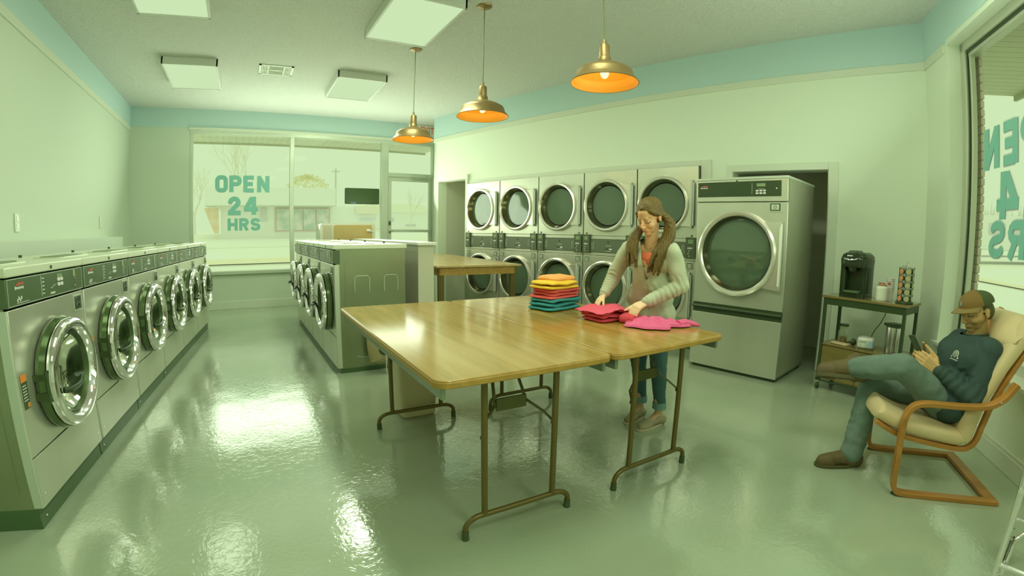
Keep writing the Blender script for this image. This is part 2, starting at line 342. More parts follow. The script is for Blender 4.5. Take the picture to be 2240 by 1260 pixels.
# ---------------------------------------------------------------- ceiling lights
glow = emis('light_diffuser', (0.600, 0.79, 0.455), 1.0)
def light_label(i): return ['white ceiling light panel, the one cut off by the top left edge of the view', 'largest white ceiling light panel, tilted square above the hanging lamps', 'white ceiling light panel nearest the left wall, whole in view', 'white ceiling light panel between the air vent and the farthest hanging lamp'][i] if i < 4 else 'white ceiling light panel overhead, out of view'
lp = thing('ceiling_light', light_label(0), 'ceiling light', (PANELS[0][0], PANELS[0][1], CZ), 0, 'square ceiling light panels')
mb = MB(); a, b = .355, .57
mb.box(-a, a, -b, -b+.025, -.10, 0).box(-a, a, b-.025, b, -.10, 0).box(-a, -a+.025, -b, b, -.10, 0).box(a-.025, a, -b, b, -.10, 0)
part('frame', mb, M('light_frame', (186, 206, 164), .5), lp, bevel=.004)
part('diffuser', MB().box(-a+.02, a-.02, -b+.02, b-.02, -.092, -.08), glow, lp, smooth=False)
for i, (x, y) in enumerate(PANELS):
    if 0 < i < 4: dup(lp, (x, y, CZ), 0, light_label(i))
    elif i >= 4:
        q = dup(lp, (x, y, CZ), 0, light_label(i))
    area('ceiling_light_lamp', (x, y, CZ-.105), (0, 0, 0), .62, 1.05, P_PANEL*(.22 if x < 0 else .25 if x > 3 else 1.5), LAMP)
# air vent
v = thing('ceiling_vent', 'white louvred air vent in the ceiling between two light panels', 'vent', (.305, 6.86, CZ))
mb = MB().box(-.23, .23, -.20, -.175, -.012, 0).box(-.23, .23, .175, .20, -.012, 0).box(-.23, -.2, -.2, .2, -.012, 0).box(.2, .23, -.2, .2, -.012, 0).box(-.11, -.095, -.18, .18, -.012, 0).box(.095, .11, -.18, .18, -.012, 0).box(-.2, .2, -.008, .008, -.012, 0)
part('frame', mb, white_en, v)
part('backing', MB().box(-.2, .2, -.18, .18, -.003, 0), M('vent_dark', (110, 138, 90), .6), v)
mb = MB()
for k in range(7): mb.box(-.09, .09, -.17+k*.05, -.155+k*.05, -.010, -.004)
for k in range(4):
    for sx in (-1, 1): mb.box(sx*.185-.006, sx*.185+.006, -.17, .17, -.01, -.004) if k == 0 else mb.box(sx*(.185-.022*k)-.005, sx*(.185-.022*k)+.005, -.17, .17, -.01, -.004)
part('louvre', mb, white_en, v)
# ---------------------------------------------------------------- pendant lamps
def pend_label(i): return ['smallest hanging brass dome lamp, in front of the EXIT sign', 'middle one of the three hanging brass dome lamps', 'largest hanging brass dome lamp, nearest the viewer and furthest right'][i]
zr = 2.49
pd = thing('pendant_lamp', pend_label(0), 'hanging lamp', (1.86, 5.48, CZ), 0, 'row of brass dome pendant lamps')
D = zr-CZ
part('cord', MB().cyl((0, 0, D+.33), (0, 0, -.01), .0045, seg=8), M('dark_cord', (84, 104, 48), .6), pd)
part('canopy', MB().lathe([(.001, -.028), (.02, -.025), (.07, -.012), (.075, 0)], 24), brass, pd)
mb = MB().lathe([(.006, .34), (.012, .335), (.014, .30), (.034, .295), (.038, .285), (.040, .20), (.046, .195), (.050, .165), (.058, .155), (.10, .14), (.16, .115), (.20, .09), (.208, .075), (.216, .04), (.232, .025), (.248, .004), (.252, 0), (.248, -.004)], 48, (0, 0, D))
part('shade', mb, brass, pd)
mb = MB().lathe([(.246, -.002), (.228, .022), (.212, .037), (.203, .073), (.155, .108), (.10, .132), (.05, .145), (.001, .147)], 48, (0, 0, D)); part('shade_lining', mb, shade_in, pd, label='glowing amber inside of the shade')
part('bulb', MB().ball((0, 0, D+.075), .032, .032, .042), emis('bulb_glow', (1.0, .90, .45), 1.6), pd)
PEND = [(1.86, 5.48), (2.06, 4.05), (2.31, 2.60)]
for i, (x, y) in enumerate(PEND):
    if i: dup(pd, (x, y, CZ), 0, pend_label(i))
    l = bpy.data.lights.new('pendant_bulb', 'POINT'); l.energy = 1.5; l.color = (1, .62, .16); l.shadow_soft_size = .03
    o = bpy.data.objects.new('pendant_bulb', l); o.location = (x, y, zr+.02); col.objects.link(o)
# exit sign
s = thing('exit_sign', 'white exit sign with red EXIT letters high on the back wall', 'sign', tuple(bw @ Vector((X(3.50), -.03, 3.40))), math.atan2(.02, 1))
part('sign_face', MB().box(-.17, .20, 0, .03, 0, .215), white_en, s, bevel=.004)
part('lettering', MB().text('EXIT', .15, .02, .107, -.003, width=.30, fat=.02), M('exit_red', (204, 120, 84), .5), s, smooth=False)
# wall outlets on the left wall
for i, (y, z, l) in enumerate([(4.87, 1.53, 'pale wall outlet plate nearer the viewer, above the left machines'), (7.55, 1.58, 'pale wall outlet plate nearer the corner, above the left machines')]):
    o = thing('wall_outlet', l, 'outlet', (-2.12, y, z), R(90), 'outlet plates on the left wall')
    part('cover_plate', MB().box(-.045, .045, -.012, 0, -.08, .08), trimw, o, bevel=.003); part('socket', MB().box(-.018, .018, -.016, -.01, -.055, -.01).box(-.018, .018, -.016, -.01, .01, .055), white_en, o, bevel=.003)
# window lettering
tl = M('teal_vinyl', (120, 192, 152), .5, k=(.70, .84, .56)); wl = M('pale_vinyl_edge', (196, 216, 180), .6)
def arcp(cx, cz, r, a0, a1, n=6): return [(cx+r*math.cos(R(a0+(a1-a0)*k/n)), cz+r*math.sin(R(a0+(a1-a0)*k/n))) for k in range(n+1)]
GL = {'O': [arcp(.42, .70, .185, 0, 90)+arcp(.30, .70, .185, 90, 180)+arcp(.30, .30, .185, 180, 270)+arcp(.42, .30, .185, 270, 360)+[(.605, .70)]],
      'P': [[(.115, 0), (.115, 1)], [(.115, .885), (.40, .885)]+arcp(.40, .685, .2, 90, -90)+[(.115, .485)]],
      'E': [[(.115, 0), (.115, 1)], [(.115, .885), (.62, .885)], [(.115, .5), (.56, .5)], [(.115, .115), (.62, .115)]],
      'N': [[(.115, 0), (.115, 1)], [(.605, 0), (.605, 1)], [(.10, .95), (.62, .05)]],
      '2': [[(.115, .66)]+arcp(.35, .69, .20, 175, -20)+[(.115, .125)], [(.02, .115), (.66, .115)]],
      '4': [[(.42, .94), (.10, .32)], [(.0, .31), (.72, .31)], [(.50, 0), (.50, 1)]],
      'H': [[(.115, 0), (.115, 1)], [(.605, 0), (.605, 1)], [(.115, .5), (.605, .5)]],
      'R': [[(.115, 0), (.115, 1)], [(.115, .885), (.40, .885)]+arcp(.40, .69, .195, 90, -90)+[(.115, .495)], [(.38, .47), (.58, .0)]],
      'S': [arcp(.40, .70, .185, 20, 90)+arcp(.30, .70, .185, 90, 270)+arcp(.42, .30, .185, 90, -90)+arcp(.30, .30, .185, 270, 200)]}
def block(mb, txt, h, x, z, y, wd, hw, mirror):
    """block capitals drawn as strokes; hw is the half width of a stroke in units of the letter height"""
    n = len(txt); adv = .82; tw = adv*(n-1)+.72; sx = wd/tw; sg = -1 if mirror else 1
    ly = 0
    for i, ch in enumerate(txt):
        for path in GL[ch]:
            P = [((p[0]+i*adv-tw/2)*sx*sg+x, (p[1]-.5)*h+z) for p in path]; w_ = hw*h
            for a, b in zip(P[:-1], P[1:]):
                d = Vector((b[0]-a[0], b[1]-a[1])); L = d.length
                if L < 1e-5: continue
                d /= L; nn = Vector((-d.y, d.x))*w_; q = [(a[0]+nn.x, a[1]+nn.y), (b[0]+nn.x, b[1]+nn.y), (b[0]-nn.x, b[1]-nn.y), (a[0]-nn.x, a[1]-nn.y)]; ly = (ly+1) % 7; mb.add([(u, y-.0003*ly, v) for u, v in q], [(0, 1, 2, 3)])
            for j_, p in enumerate(P[1:-1]): mb.add([(p[0]+w_*math.cos(R(30*k)), y-.0003*7-.0001*(j_ % 9), p[1]+w_*math.sin(R(30*k))) for k in range(12)], [tuple(range(12))])
    return mb
def lettering(fr, label, rows, y, mirror):
    o = tag(bpy.data.objects.new('window_lettering', None), label, 'sign'); col.objects.link(o); o.matrix_world = fr
    for txt, h, x, z, wd in rows:
        part('word', block(MB(), txt, h, x, z, y, wd, .118, mirror), tl, o, smooth=False, label='word ' + txt)
        part('word_outline', block(MB(), txt, h, x, z, y+.004, wd, .118+(.035 if mirror else .018), mirror), wl if mirror else M('grey_edge', (150, 190, 150), .6, k=(.45, .62, .42)), o, smooth=False)
lettering(bw, 'teal OPEN 24 HRS lettering on the far shop window', [('OPEN', .305, X(-.12), 2.285, .98), ('24', .335, X(-.115), 1.885, .56), ('HRS', .225, X(-.095), 1.545, .60)], .045, False)
lettering(rw, 'large mirrored teal OPEN 24 HRS lettering on the window at the right edge', [('OPEN', .33, 1.37, 2.195, 1.06), ('24', .36, 1.40, 1.81, .68), ('HRS', .28, 1.37, 1.48, .80)], .156, True)
# dark screen hanging in the window
m = thing('wall_screen', 'black rectangular screen hung in the far window beside the door', 'screen', tuple(bw @ Vector((X(2.15), -.06, 1.93))), math.atan2(.02, 1))
part('casing', MB().rrect(-.345, .345, 0, .31, 0, .05, .02, 'y'), black, m); part('screen', MB().box(-.33, .33, -.003, .0, .015, .295), M('screen_black', (54, 84, 32), .15), m)
part('badge', MB().box(-.23, -.13, -.005, 0, .012, .03), M('blue_badge', (120, 150, 150), .4), m)
# ================================================================ machines
logo_g = MB  # (alias kept short)
def panel_marks(mb, x0, z0, sc_):                         # red-over-white maker's mark, too small to read in the photograph
    mb.mat(1).prism([(x0+.004*sc_, z0+.018*sc_), (x0+.088*sc_, z0+.021*sc_), (x0+.084*sc_, z0+.035*sc_), (x0+.056*sc_, z0+.030*sc_), (x0+.046*sc_, z0+.037*sc_), (x0+.022*sc_, z0+.029*sc_)], 'y', -.0025, -.001)
    for k in range(7): mb.mat(2).box(x0+k*.0125*sc_, x0+(k*.0125+.008)*sc_, -.0025, -.001, z0+(.002 if k % 3 else 0)*sc_, z0+(.013 if k else .017)*sc_)
def make_washer(W, kh, label):
    D = .72; t = thing('washing_machine', label, 'washing machine')
    zt = 1.215; cx, cz = W*.50+.02, .675
    mb = MB().box(0.002, .012, .02, D, kh, zt).box(W-.012, W-.002, .02, D, kh, zt).box(0.012, W-.012, D-.01, D, kh, zt).box(.012, W-.012, .02, D, kh, kh+.01)
    mb.box(-.0005, .003, .10, .104, .2, 1.1).box(W-.003, W+.0005, .10, .104, .2, 1.1)
    part('cabinet', mb, sided, t)
    mb = MB().platehole(.012, W-.012, .368, 1.068, cx, cz, .235, 0, .02); part('front_plate', mb, steel, t, bevel=.003)
    part('lower_plate', MB().box(.012, W-.012, 0, .02, kh+.002, .362).mat(1).cyl((.05, -.003, kh+.06), (.05, .0, kh+.06), .006, seg=10).cyl((W-.05, -.003, kh+.06), (W-.05, .0, kh+.06), .006, seg=10), [steel, chrome], t, bevel=.003)
    for xs in (0, W-.012): part('side_strip', MB().box(xs, xs+.012, .002, .05, kh+.002, 1.068), alu, t, bevel=.002)
    part('kickplate', MB().box(.0, W, .03, D-.02, 0, kh).mat(1).cyl((.06, .026, kh*.4), (.06, .03, kh*.4), .006, seg=8), [kick, chrome], t, bevel=.002)
    # lid with the soap box covers
    mb = MB().box(-.001, W+.001, -.012, D+.02, zt, zt+.045); lid = part('lid', mb, lidm, t, bevel=.006)
    mb = MB().rrect(W*.10, W*.62, .16, .36, zt+.045, zt+.052, .03).mat(1).rrect(W*.14, W*.58, .18, .34, zt+.052, zt+.055, .05).rrect(W*.66, W*.9, .34, .44, zt+.045, zt+.049, .04)
    part('soap_box', mb, [lidm, M('lid_recess', (84, 108, 58), .3)], lid); part('screw', MB().cyl((W*.52, -.016, zt+.02), (W*.52, -.012, zt+.02), .009, seg=12), rubber, lid); part('lid_knob', MB().cyl((W*.5, D*.86, zt+.045), (W*.5, D*.86, zt+.062), .012, seg=12), rubber, lid)
    # dark control panel
    mb = MB().box(-.0015, W+.0015, -.008, .058, 1.078, 1.208); cp = part('control_panel', mb, dkpan, t, bevel=.003)
    mb = MB().box(.012, W-.012, -.0095, -.008, 1.203, 1.206).box(.012, W-.012, -.0095, -.008, 1.082, 1.085).box(.012, .015, -.0095, -.008, 1.085, 1.203).box(W-.015, W-.012, -.0095, -.008, 1.085, 1.203); part('panel_edge', mb, alu, cp, smooth=False)
    mb = MB(); mb.t = Matrix.Translation((0, -.008, 0)); panel_marks(mb, .075, 1.155, .95)
    mb.mat(2)
    for k in range(4): mb.box(.09+k*.012, .098+k*.012, -.002, 0, 1.098+(k % 2)*.01, 1.112+(k % 2)*.01)
    mb.box(.085, .20, -.0015, 0, 1.092, 1.094)
    for k in range(5): mb.box(.345, .365, -.0015, 0, 1.105+k*.019, 1.110+k*.019)
    mb.box(.333, .335, -.0015, 0, 1.095, 1.198)
    for a in (0, 1):
        for b in (0, 1): mb.rrect(.515+a*.036, .545+a*.036, 1.128+b*.026, 1.146+b*.026, -.004, 0, .007, 'y', 3)
    for k in range(3): mb.box(.44+k*.018, .452+k*.018, -.0015, 0, 1.124+k*.006, 1.128+k*.006)
    for k in range(6): mb.box(.43+k*.009, .436+k*.009, -.0015, 0, 1.094, 1.104)
    mb.mat(3).box(.515, .575, -.0015, 0, 1.172, 1.192); mb.mat(4).box(W-.135, W-.115, -.004, 0, 1.165, 1.20); mb.mat(5).box(W-.145, W-.140, -.006, 0, 1.10, 1.20).cyl((W-.12, -.010, 1.158), (W-.12, 0, 1.158), .008, seg=10).cyl((W-.12, -.010, 1.108), (W-.12, 0, 1.108), .008, seg=10).box(W-.124, W-.116, -.005, 0, 1.11, 1.158)
    part('panel_markings', mb, [dkpan, redlab, ltgrey, ltgreen, ylab, chrome], cp)
    # coin box
    mb = MB().rrect(W-.145, W-.035, .958, 1.052, -.006, .0, .006, 'y', 3).mat(1).box(W-.132, W-.048, -.009, -.006, .968, 1.042).mat(2).box(W-.128, W-.09, -.012, -.009, 1.022, 1.032).cyl((W-.09, -.014, .995), (W-.09, -.009, .995), .018, seg=16).mat(1).cyl((W-.09, -.018, .995), (W-.09, -.014, .995), .010, seg=12).mat(2).box(W-.066, W-.058, -.012, -.009, .972, 1.036)
    part('coin_box', mb, [alu, black, chrome], t)
    # warning label
    mb = MB().box(.035, .088, -.002, 0, .60, .765).mat(1).box(.035, .088, -.003, -.002, .730, .765).box(.066, .086, -.003, -.002, .605, .628).mat(2)
    for k in range(6): mb.box(.040, .080-.006*(k % 2), -.003, -.002, .640+k*.014, .644+k*.014)
    part('warning_label', mb, [M('label_black', (66, 92, 48), .4), oran, ltgrey], t, smooth=False)
    # door
    rb = MB().lathe([(.235, .0), (.262, -.004), (.292, -.008), (.300, -.03), (.292, -.058), (.262, -.062), (.238, -.05)], 56, (cx, 0, cz), 'y'); part('door_seat', rb, M('door_rim_dark', (84, 112, 60), .18, .6), t)
    dr = part('door', MB().lathe([(.215, -.07), (.225, -.095), (.240, -.108), (.262, -.110), (.282, -.100), (.290, -.083), (.288, -.066), (.275, -.058), (.215, -.058), (.215, -.07)], 64, (cx, 0, cz), 'y'), chrome, t)
    part('door_inner_rim', MB().lathe([(.216, -.075), (.200, -.05), (.185, .02), (.180, .05)], 56, (cx, 0, cz), 'y'), drum, dr)
    part('door_glass', MB().lathe([(.0008, .035), (.06, .034), (.12, .02), (.17, -.01), (.205, -.055)], 48, (cx, 0, cz), 'y'), dglass, dr)
    mb = MB().tube([(cx-.225, -.115, cz-.04), (cx-.20, -.14, cz-.045), (cx-.12, -.145, cz-.045), (cx-.07, -.14, cz-.04), (cx-.03, -.13, cz-.02)], [.016, .017, .015, .013, .009], 10); part('door_handle', mb, black, dr)
    mb = MB().box(cx-.300, cx-.265, -.075, -.0, cz-.07, cz-.03).box(cx-.300, cx-.265, -.075, -.0, cz+.03, cz+.06).cyl((cx-.292, -.068, cz-.09), (cx-.292, -.068, cz+.08), .008); part('hinge', mb, drum, dr)
    mb = MB().lathe([(.235, .02), (.225, .06), (.255, .065), (.255, .42), (.001, .45)], 40, (cx, 0, cz), 'y')
    for k in range(3):
        a = 2*math.pi*k/3+.5; mb.box(cx+.2*math.cos(a)-.02, cx+.2*math.cos(a)+.02, .08, .42, cz+.2*math.sin(a)-.02, cz+.2*math.sin(a)+.02)
    part('drum', mb, drum, t)
    return t
WL = .867; ua = R(5.4); L0 = Vector((-1.135, 2.433, 0)); lu = Vector((math.sin(ua), math.cos(ua), 0))
wl_lab = ['nearest stainless front-load washer of the left row, its orange warning label in view', 'second stainless front-load washer from the viewer in the left row', 'third stainless front-load washer from the viewer in the left row', 'fourth stainless front-load washer from the viewer in the left row', 'fifth stainless front-load washer from the viewer in the left row', 'farthest stainless front-load washer in the left row, beside the window']
for i in range(6):
    p = L0+lu*(i*WL)
    if i == 0: w0 = make_washer(WL-.012, .11, wl_lab[0]); w0.location = p; w0.rotation_euler = (0, 0, R(90)-ua); w0['group'] = 'left row of front-load washers'
    else: dup(w0, p, R(90)-ua, wl_lab[i])
wc_lab = ['farthest front-load washer of the centre row, nearest the window', 'second farthest front-load washer of the centre row', 'third front-load washer of the centre row, behind the nearest one', 'nearest front-load washer of the centre row, its grey side facing the viewer']
C0 = Vector((.774, 4.59, 0)); cu_ = Vector((-.022, 1, 0)); WC = .81
for i in range(4):
    p = C0+cu_*((4-i)*WC)
    if i == 0: w1 = make_washer(WC-.012, .05, wc_lab[0]); w1.location = p; w1.rotation_euler = (0, 0, R(-88.74)); w1['group'] = 'centre row of front-load washers'
    else: q = dup(w1, p, R(-88.74), wc_lab[i])
# pressed details on the exposed side of the nearest centre machine
mb = MB()
for a, b in ((.20, .35), (.50, .64)):
    mb.tube([(WC-.013, a, .80), (WC-.013, a, .93), (WC-.013, a+.02, .955), (WC-.013, b-.02, .955), (WC-.013, b, .93), (WC-.013, b, .80)], .004, 6)
mb.tube([(WC-.013, a2, .16-.015*math.sin(math.pi*k/8)) for k, a2 in enumerate([.20+.02*k for k in range(9)])], .003, 6)
part('pressed_ribs', mb, alu, q)
# tan cabinet behind the centre machines
t = thing('tan_cabinet', 'tan cabinet with rounded pale corners behind the centre washers, by the window', 'cabinet', (1.16, 8.25, 0))
part('body', MB().rrect(0, .96, 0, 1.53, 0, .55, .05, 'y'), M('pale_cabinet', (188, 204, 156), .4), t)
part('front_panel', MB().rrect(.23, .90, .2, 1.50, -.012, 0, .03, 'y'), tanp, t); part('grille', MB().rrect(.05, .20, .2, 1.50, -.008, 0, .02, 'y'), M('grille_grey', (172, 178, 126), .5), t)
part('latch', MB().box(.80, .87, -.03, -.012, 1.39, 1.43).box(.86, .92, -.025, -.012, 1.385, 1.40), white_en, t, bevel=.003)
# cloth bag hanging against the side of the centre washer
t = thing('cloth_bag', 'small tan cloth bag with a dark round mouth at the foot of the centre washer', 'bag', (1.17, 4.50, 0))
mb = MB().grid(lambda u, v: ((.085+.03*math.sin(math.pi*v)+.006*math.sin(u*31))*math.cos(2*math.pi*u), (.055+.01*math.sin(u*19))*math.sin(2*math.pi*u), .13+.40*v-.02*math.cos(u*12)), 28, 12, cu=True); mb.ball((0, 0, .14), .085, .055, .04)
part('body', mb, bag_m, t); part('mouth', MB().lathe([(.001, -.07), (.03, -.075), (.062, -.07), (.068, -.055), (.06, -.03)], 24, (.02, .0, .34), 'y').ball((.03, -.06, .25), .05, .02, .06), black, t)
part('cord', MB().tube([(.05, -.075, .22), (.05, -.078, .12), (.048, -.075, .03), (.06, -.075, .004)], .004, 6), ltgrey, t)
# ---------------------------------------------------------------- stacked dryers in the wall
def make_dryer(W, label):
    H = DZ-.002; t = thing('stacked_dryer', label, 'tumble dryer')
    cx = W*.455; fr = -.055                                       # front face y
    part('cabinet', MB().box(.004, .014, fr, .72, .04, H).box(W-.014, W-.004, fr, .72, .04, H).box(.004, W-.004, .70, .72, .04, H).box(.004, W-.004, fr, .72, H-.012, H).box(.004, W-.004, fr+.02, .7, 1.2, 1.22), steel2, t)
    zc = (1.775, .665)
    mb = MB().platehole(.006, W-.006, 1.362, H, cx, zc[0], .315, fr-.012, fr+.01).box(.006, W-.006, fr-.012, fr+.01, 1.315, 1.358); part('upper_front', mb, steel, t, bevel=.003)
    mb = MB().platehole(.006, W-.006, .12, 1.085, cx, zc[1], .315, fr-.012, fr+.01).box(.006, W-.006, fr-.012, fr+.01, 1.09, 1.128); part('lower_front', mb, steel, t, bevel=.003)
    part('toe_kick', MB().box(.006, W-.006, fr+.03, fr+.06, 0, .12), kick, t)
    for nm, z in zip(('upper_door', 'lower_door'), zc):
        y0 = fr-.012
        mb = MB().lathe([(.300, y0+.01), (.305, y0-.035), (.318, y0-.052), (.338, y0-.055), (.352, y0-.048), (.358, y0-.03), (.358, y0)], 64, (cx, 0, z), 'y')
        mb.prism([(cx+.345*math.cos(R(a)), z+.345*math.sin(R(a))) for a in range(-50, 51, 5)]+[(W-.07, z+.27), (W-.07, z-.27)], 'y', y0-.030, y0-.004)
        d = part(nm, mb, M('dryer_door_steel', (200, 214, 168), .22, .7), t, bevel=0)
        part('hinge_strip', MB().box(W-.085, W-.062, y0-.042, y0-.01, z-.29, z+.29).cyl((W-.05, y0-.03, z-.26), (W-.05, y0-.03, z+.26), .010, seg=10), alu, d, bevel=.003)
        part('door_rim_inner', MB().lathe([(.304, y0-.04), (.292, y0-.01), (.280, y0+.03), (.268, y0+.06)], 56, (cx, 0, z), 'y'), M('rim_bronze', (128, 136, 88), .15, .9), d)
        part('door_glass', MB().lathe([(.0008, y0+.035), (.268, y0+.04), (.27, y0+.06)], 48, (cx, 0, z), 'y'), glass_dk, d)
        part('drum', MB().lathe([(.31, y0+.04), (.36, y0+.10), (.36, y0+.6), (.001, y0+.6)], 40, (cx, 0, z), 'y'), drum, t)
    # control band
    y1 = fr-.018
    cb = part('control_band', MB().box(.006, W-.006, y1, y1+.02, 1.132, 1.312), dkband, t, bevel=.002)
    mb = MB()
    for x0, x1 in ((.008, .128), (W-.136, W-.008)):
        mb.mat(0).box(x0, x1, y1-.022, y1, 1.118, 1.375)
        mb.mat(1).box(x0+.03, x1-.03, y1-.024, y1-.021, 1.30, 1.35)
        for k in range(3): mb.mat(2).box(x0+.028+k*.022, x0+.043+k*.022, y1-.025, y1-.021, 1.235, 1.255)
        for k in range(3): mb.cyl((x0+.05-(k % 2)*.012, y1-.026, 1.21-k*.03), (x0+.05-(k % 2)*.012, y1-.021, 1.21-k*.03), .007, seg=8)
    part('control_box', mb, [M('control_box_dark', (74, 92, 56), .3), ltgreen, ltgrey], cb)
    mb = MB()
    for s, x in ((1, .17), (-1, W-.18)):
        z = 1.225
        pts = [(x-.012, z-s*.05), (x+.012, z-s*.05), (x+.012, z+s*.02), (x+.024, z+s*.02), (x, z+s*.055), (x-.024, z+s*.02), (x-.012, z+s*.02)]
        mb.mat(0).tube([(p[0], y1-.001, p[1]) for p in pts+pts[:1]], .0022, 5)
    mb.mat(1).cyl((cx+.04, y1-.003, 1.275), (cx+.04, y1, 1.275), .014, seg=14).box(cx-.01, cx+.05, y1-.004, y1, 1.175, 1.19); mb.mat(0).box(cx+.0, cx+.09, y1-.003, y1, 1.222, 1.226).box(cx+.055, cx+.10, y1-.004, y1, 1.172, 1.19).box(cx, cx+.09, y1-.003, y1, 1.152, 1.156)
    part('band_markings', mb, [ltgrey, black], cb)
    for x in (.03, W-.125):
        mb = MB().box(x, x+.09, fr-.020, fr-.012, .985, 1.075).mat(1).box(x+.008, x+.082, fr-.023, fr-.020, .993, 1.067).mat(2).box(x+.02, x+.072, fr-.026, fr-.023, 1.0, 1.055).mat(1).lathe([(.016, fr-.029), (.020, fr-.029), (.020, fr-.026)], 16, (x+.046, 0, 1.028), 'y')
        part('coin_box', mb, [alu, dkpan, M('coin_plate', (190, 206, 160), .3, .3)], t)
    part('lock', MB().cyl((.06, fr-.018, 1.392), (.06, fr-.01, 1.392), .012, seg=14).cyl((W-.07, fr-.018, 1.392), (W-.07, fr-.01, 1.392), .012, seg=14), rubber, t)
    return t
dy_lab = ['nearest stacked dryer in the wall row, partly behind the woman', 'second stacked dryer from the right in the wall row', 'middle stacked dryer of the five in the wall row', 'second stacked dryer from the left in the wall row', 'leftmost stacked dryer in the wall row, beside the doorway']
WD = .854; rz_d = math.atan2(-.968, .25)
for i in range(5):
    p = DO+Vector((-.25, .968, 0))*(2.462+WD*(i+1))
    if i == 0: d0 = make_dryer(WD-.006, dy_lab[0]); d0.location = p; d0.rotation_euler = (0, 0, rz_d); d0['group'] = 'stacked dryers in the wall'
    else: dup(d0, p, rz_d, dy_lab[i])
# ---------------------------------------------------------------- the big single dryer in the doorway
bdir = Vector((4.308-4.160, 2.213-3.181, 0)); W = bdir.length
t = thing('large_dryer', 'large single stainless dryer standing in the cased doorway', 'tumble dryer', (4.160, 3.181, 0), math.atan2(bdir.y, bdir.x))
H = 1.995; cx, cz = W-.505, 1.235
part('cabinet', MB().box(0, .012, .02, .86, .03, H-.02).box(W-.012, W, .02, .86, .03, H-.02).box(.01, W-.01, .84, .86, .03, H-.02).box(.0, W, .02, .86, .03, .05).box(.0, W, .02, .03, 1.75, H-.02), steel2, t)
part('top_cap', MB().box(-.005, W+.005, -.015, .88, H-.025, H), alu, t, bevel=.004)
part('base', MB().box(.02, W-.02, .03, .84, 0, .03), rubber, t)
part('front_plate', MB().platehole(.0, W, .70, 1.745, cx, cz, .37, 0, .02), steel, t, bevel=.004)
part('lower_panel', MB().box(0, W, -.004, .02, .035, .60).mat(1).cyl((.03, -.008, .05), (.03, -.004, .05), .008, seg=10), [steel, chrome], t, bevel=.004)
part('kick_bar', MB().tube([(0.0, -.004, .665), (W, -.004, .665)], .03, 16, flat=.55).box(0, W, 0, .02, .60, .70), black, t)
mb = MB().box(0, W, -.01, .02, 1.752, H-.025); hd_ = part('header', mb, steel, t, bevel=.004)
part('control_panel', MB().box(.012, W-.065, -.016, -.01, 1.80, 1.95), black, t, bevel=.003)
mb = MB(); mb.t = Matrix.Translation((0, -.014, 0)); panel_marks(mb, .045, 1.885, .95); mb.mat(3).box(W-.315, W-.225, -.004, 0, 1.895, 1.925); mb.mat(2)
for a in range(3):
    for b in range(2): mb.rrect(W-.325+a*.038, W-.295+a*.038, 1.822+b*.024, 1.838+b*.024, -.005, 0, .007, 'y', 3)
for k in range(4): mb.box(W-.30+k*.018, W-.29+k*.018, -.004, 0, 1.868, 1.873)
mb.box(W-.365, W-.363, -.004, 0, 1.82, 1.93).cyl((W-.11, -.006, 1.875), (W-.11, 0, 1.875), .007, seg=10); part('panel_markings', mb, [black, redlab, ltgrey, ltgreen], t)
mb = MB().lathe([(.365, 0), (.37, -.045), (.385, -.062), (.405, -.065), (.423, -.055), (.428, -.035), (.426, 0)], 72, (cx, 0, cz), 'y'); mb.prism([(cx+.412*math.cos(R(a)), cz+.412*math.sin(R(a))) for a in range(-50, 51, 5)]+[(W-.035, cz+.32), (W-.035, cz-.335)], 'y', -.042, -.006); d = part('door', mb, M('dryer_door_steel', (200, 214, 168)), t)
part('door_rim_inner', MB().lathe([(.368, -.05), (.36, -.01), (.345, .03)], 64, (cx, 0, cz), 'y'), M('rim_bronze', (128, 136, 88)), d)
part('door_glass', MB().lathe([(.0008, .01), (.30, .012), (.352, .022), (.355, .04)], 56, (cx, 0, cz), 'y'), glass_dk, d)
part('door_handle', MB().box(W-.055, W-.030, -.066, -.042, cz-.29, cz+.27).box(W-.052, W-.034, -.05, -.03, cz-.31, cz+.30), white_en, d, bevel=.005)
part('drum', MB().lathe([(.36, .02), (.40, .08), (.40, .7), (.001, .7)], 48, (cx, 0, cz), 'y'), drum, t)
mb = MB().box(W-.185, W-.06, -.008, 0, 1.650, 1.742).mat(1).box(W-.175, W-.07, -.011, -.008, 1.66, 1.732).mat(2).box(W-.16, W-.085, -.015, -.011, 1.672, 1.72).mat(1).lathe([(.012, -.018), (.016, -.018), (.016, -.015)], 16, (W-.122, 0, 1.696), 'y'); part('coin_box', mb, [alu, dkpan, M('coin_plate', (190, 206, 160))], t)
part('screw', MB().cyl((W*.46, -.012, H-.05+.01), (W*.46, -.01, H-.04), .010, seg=12), rubber, t)
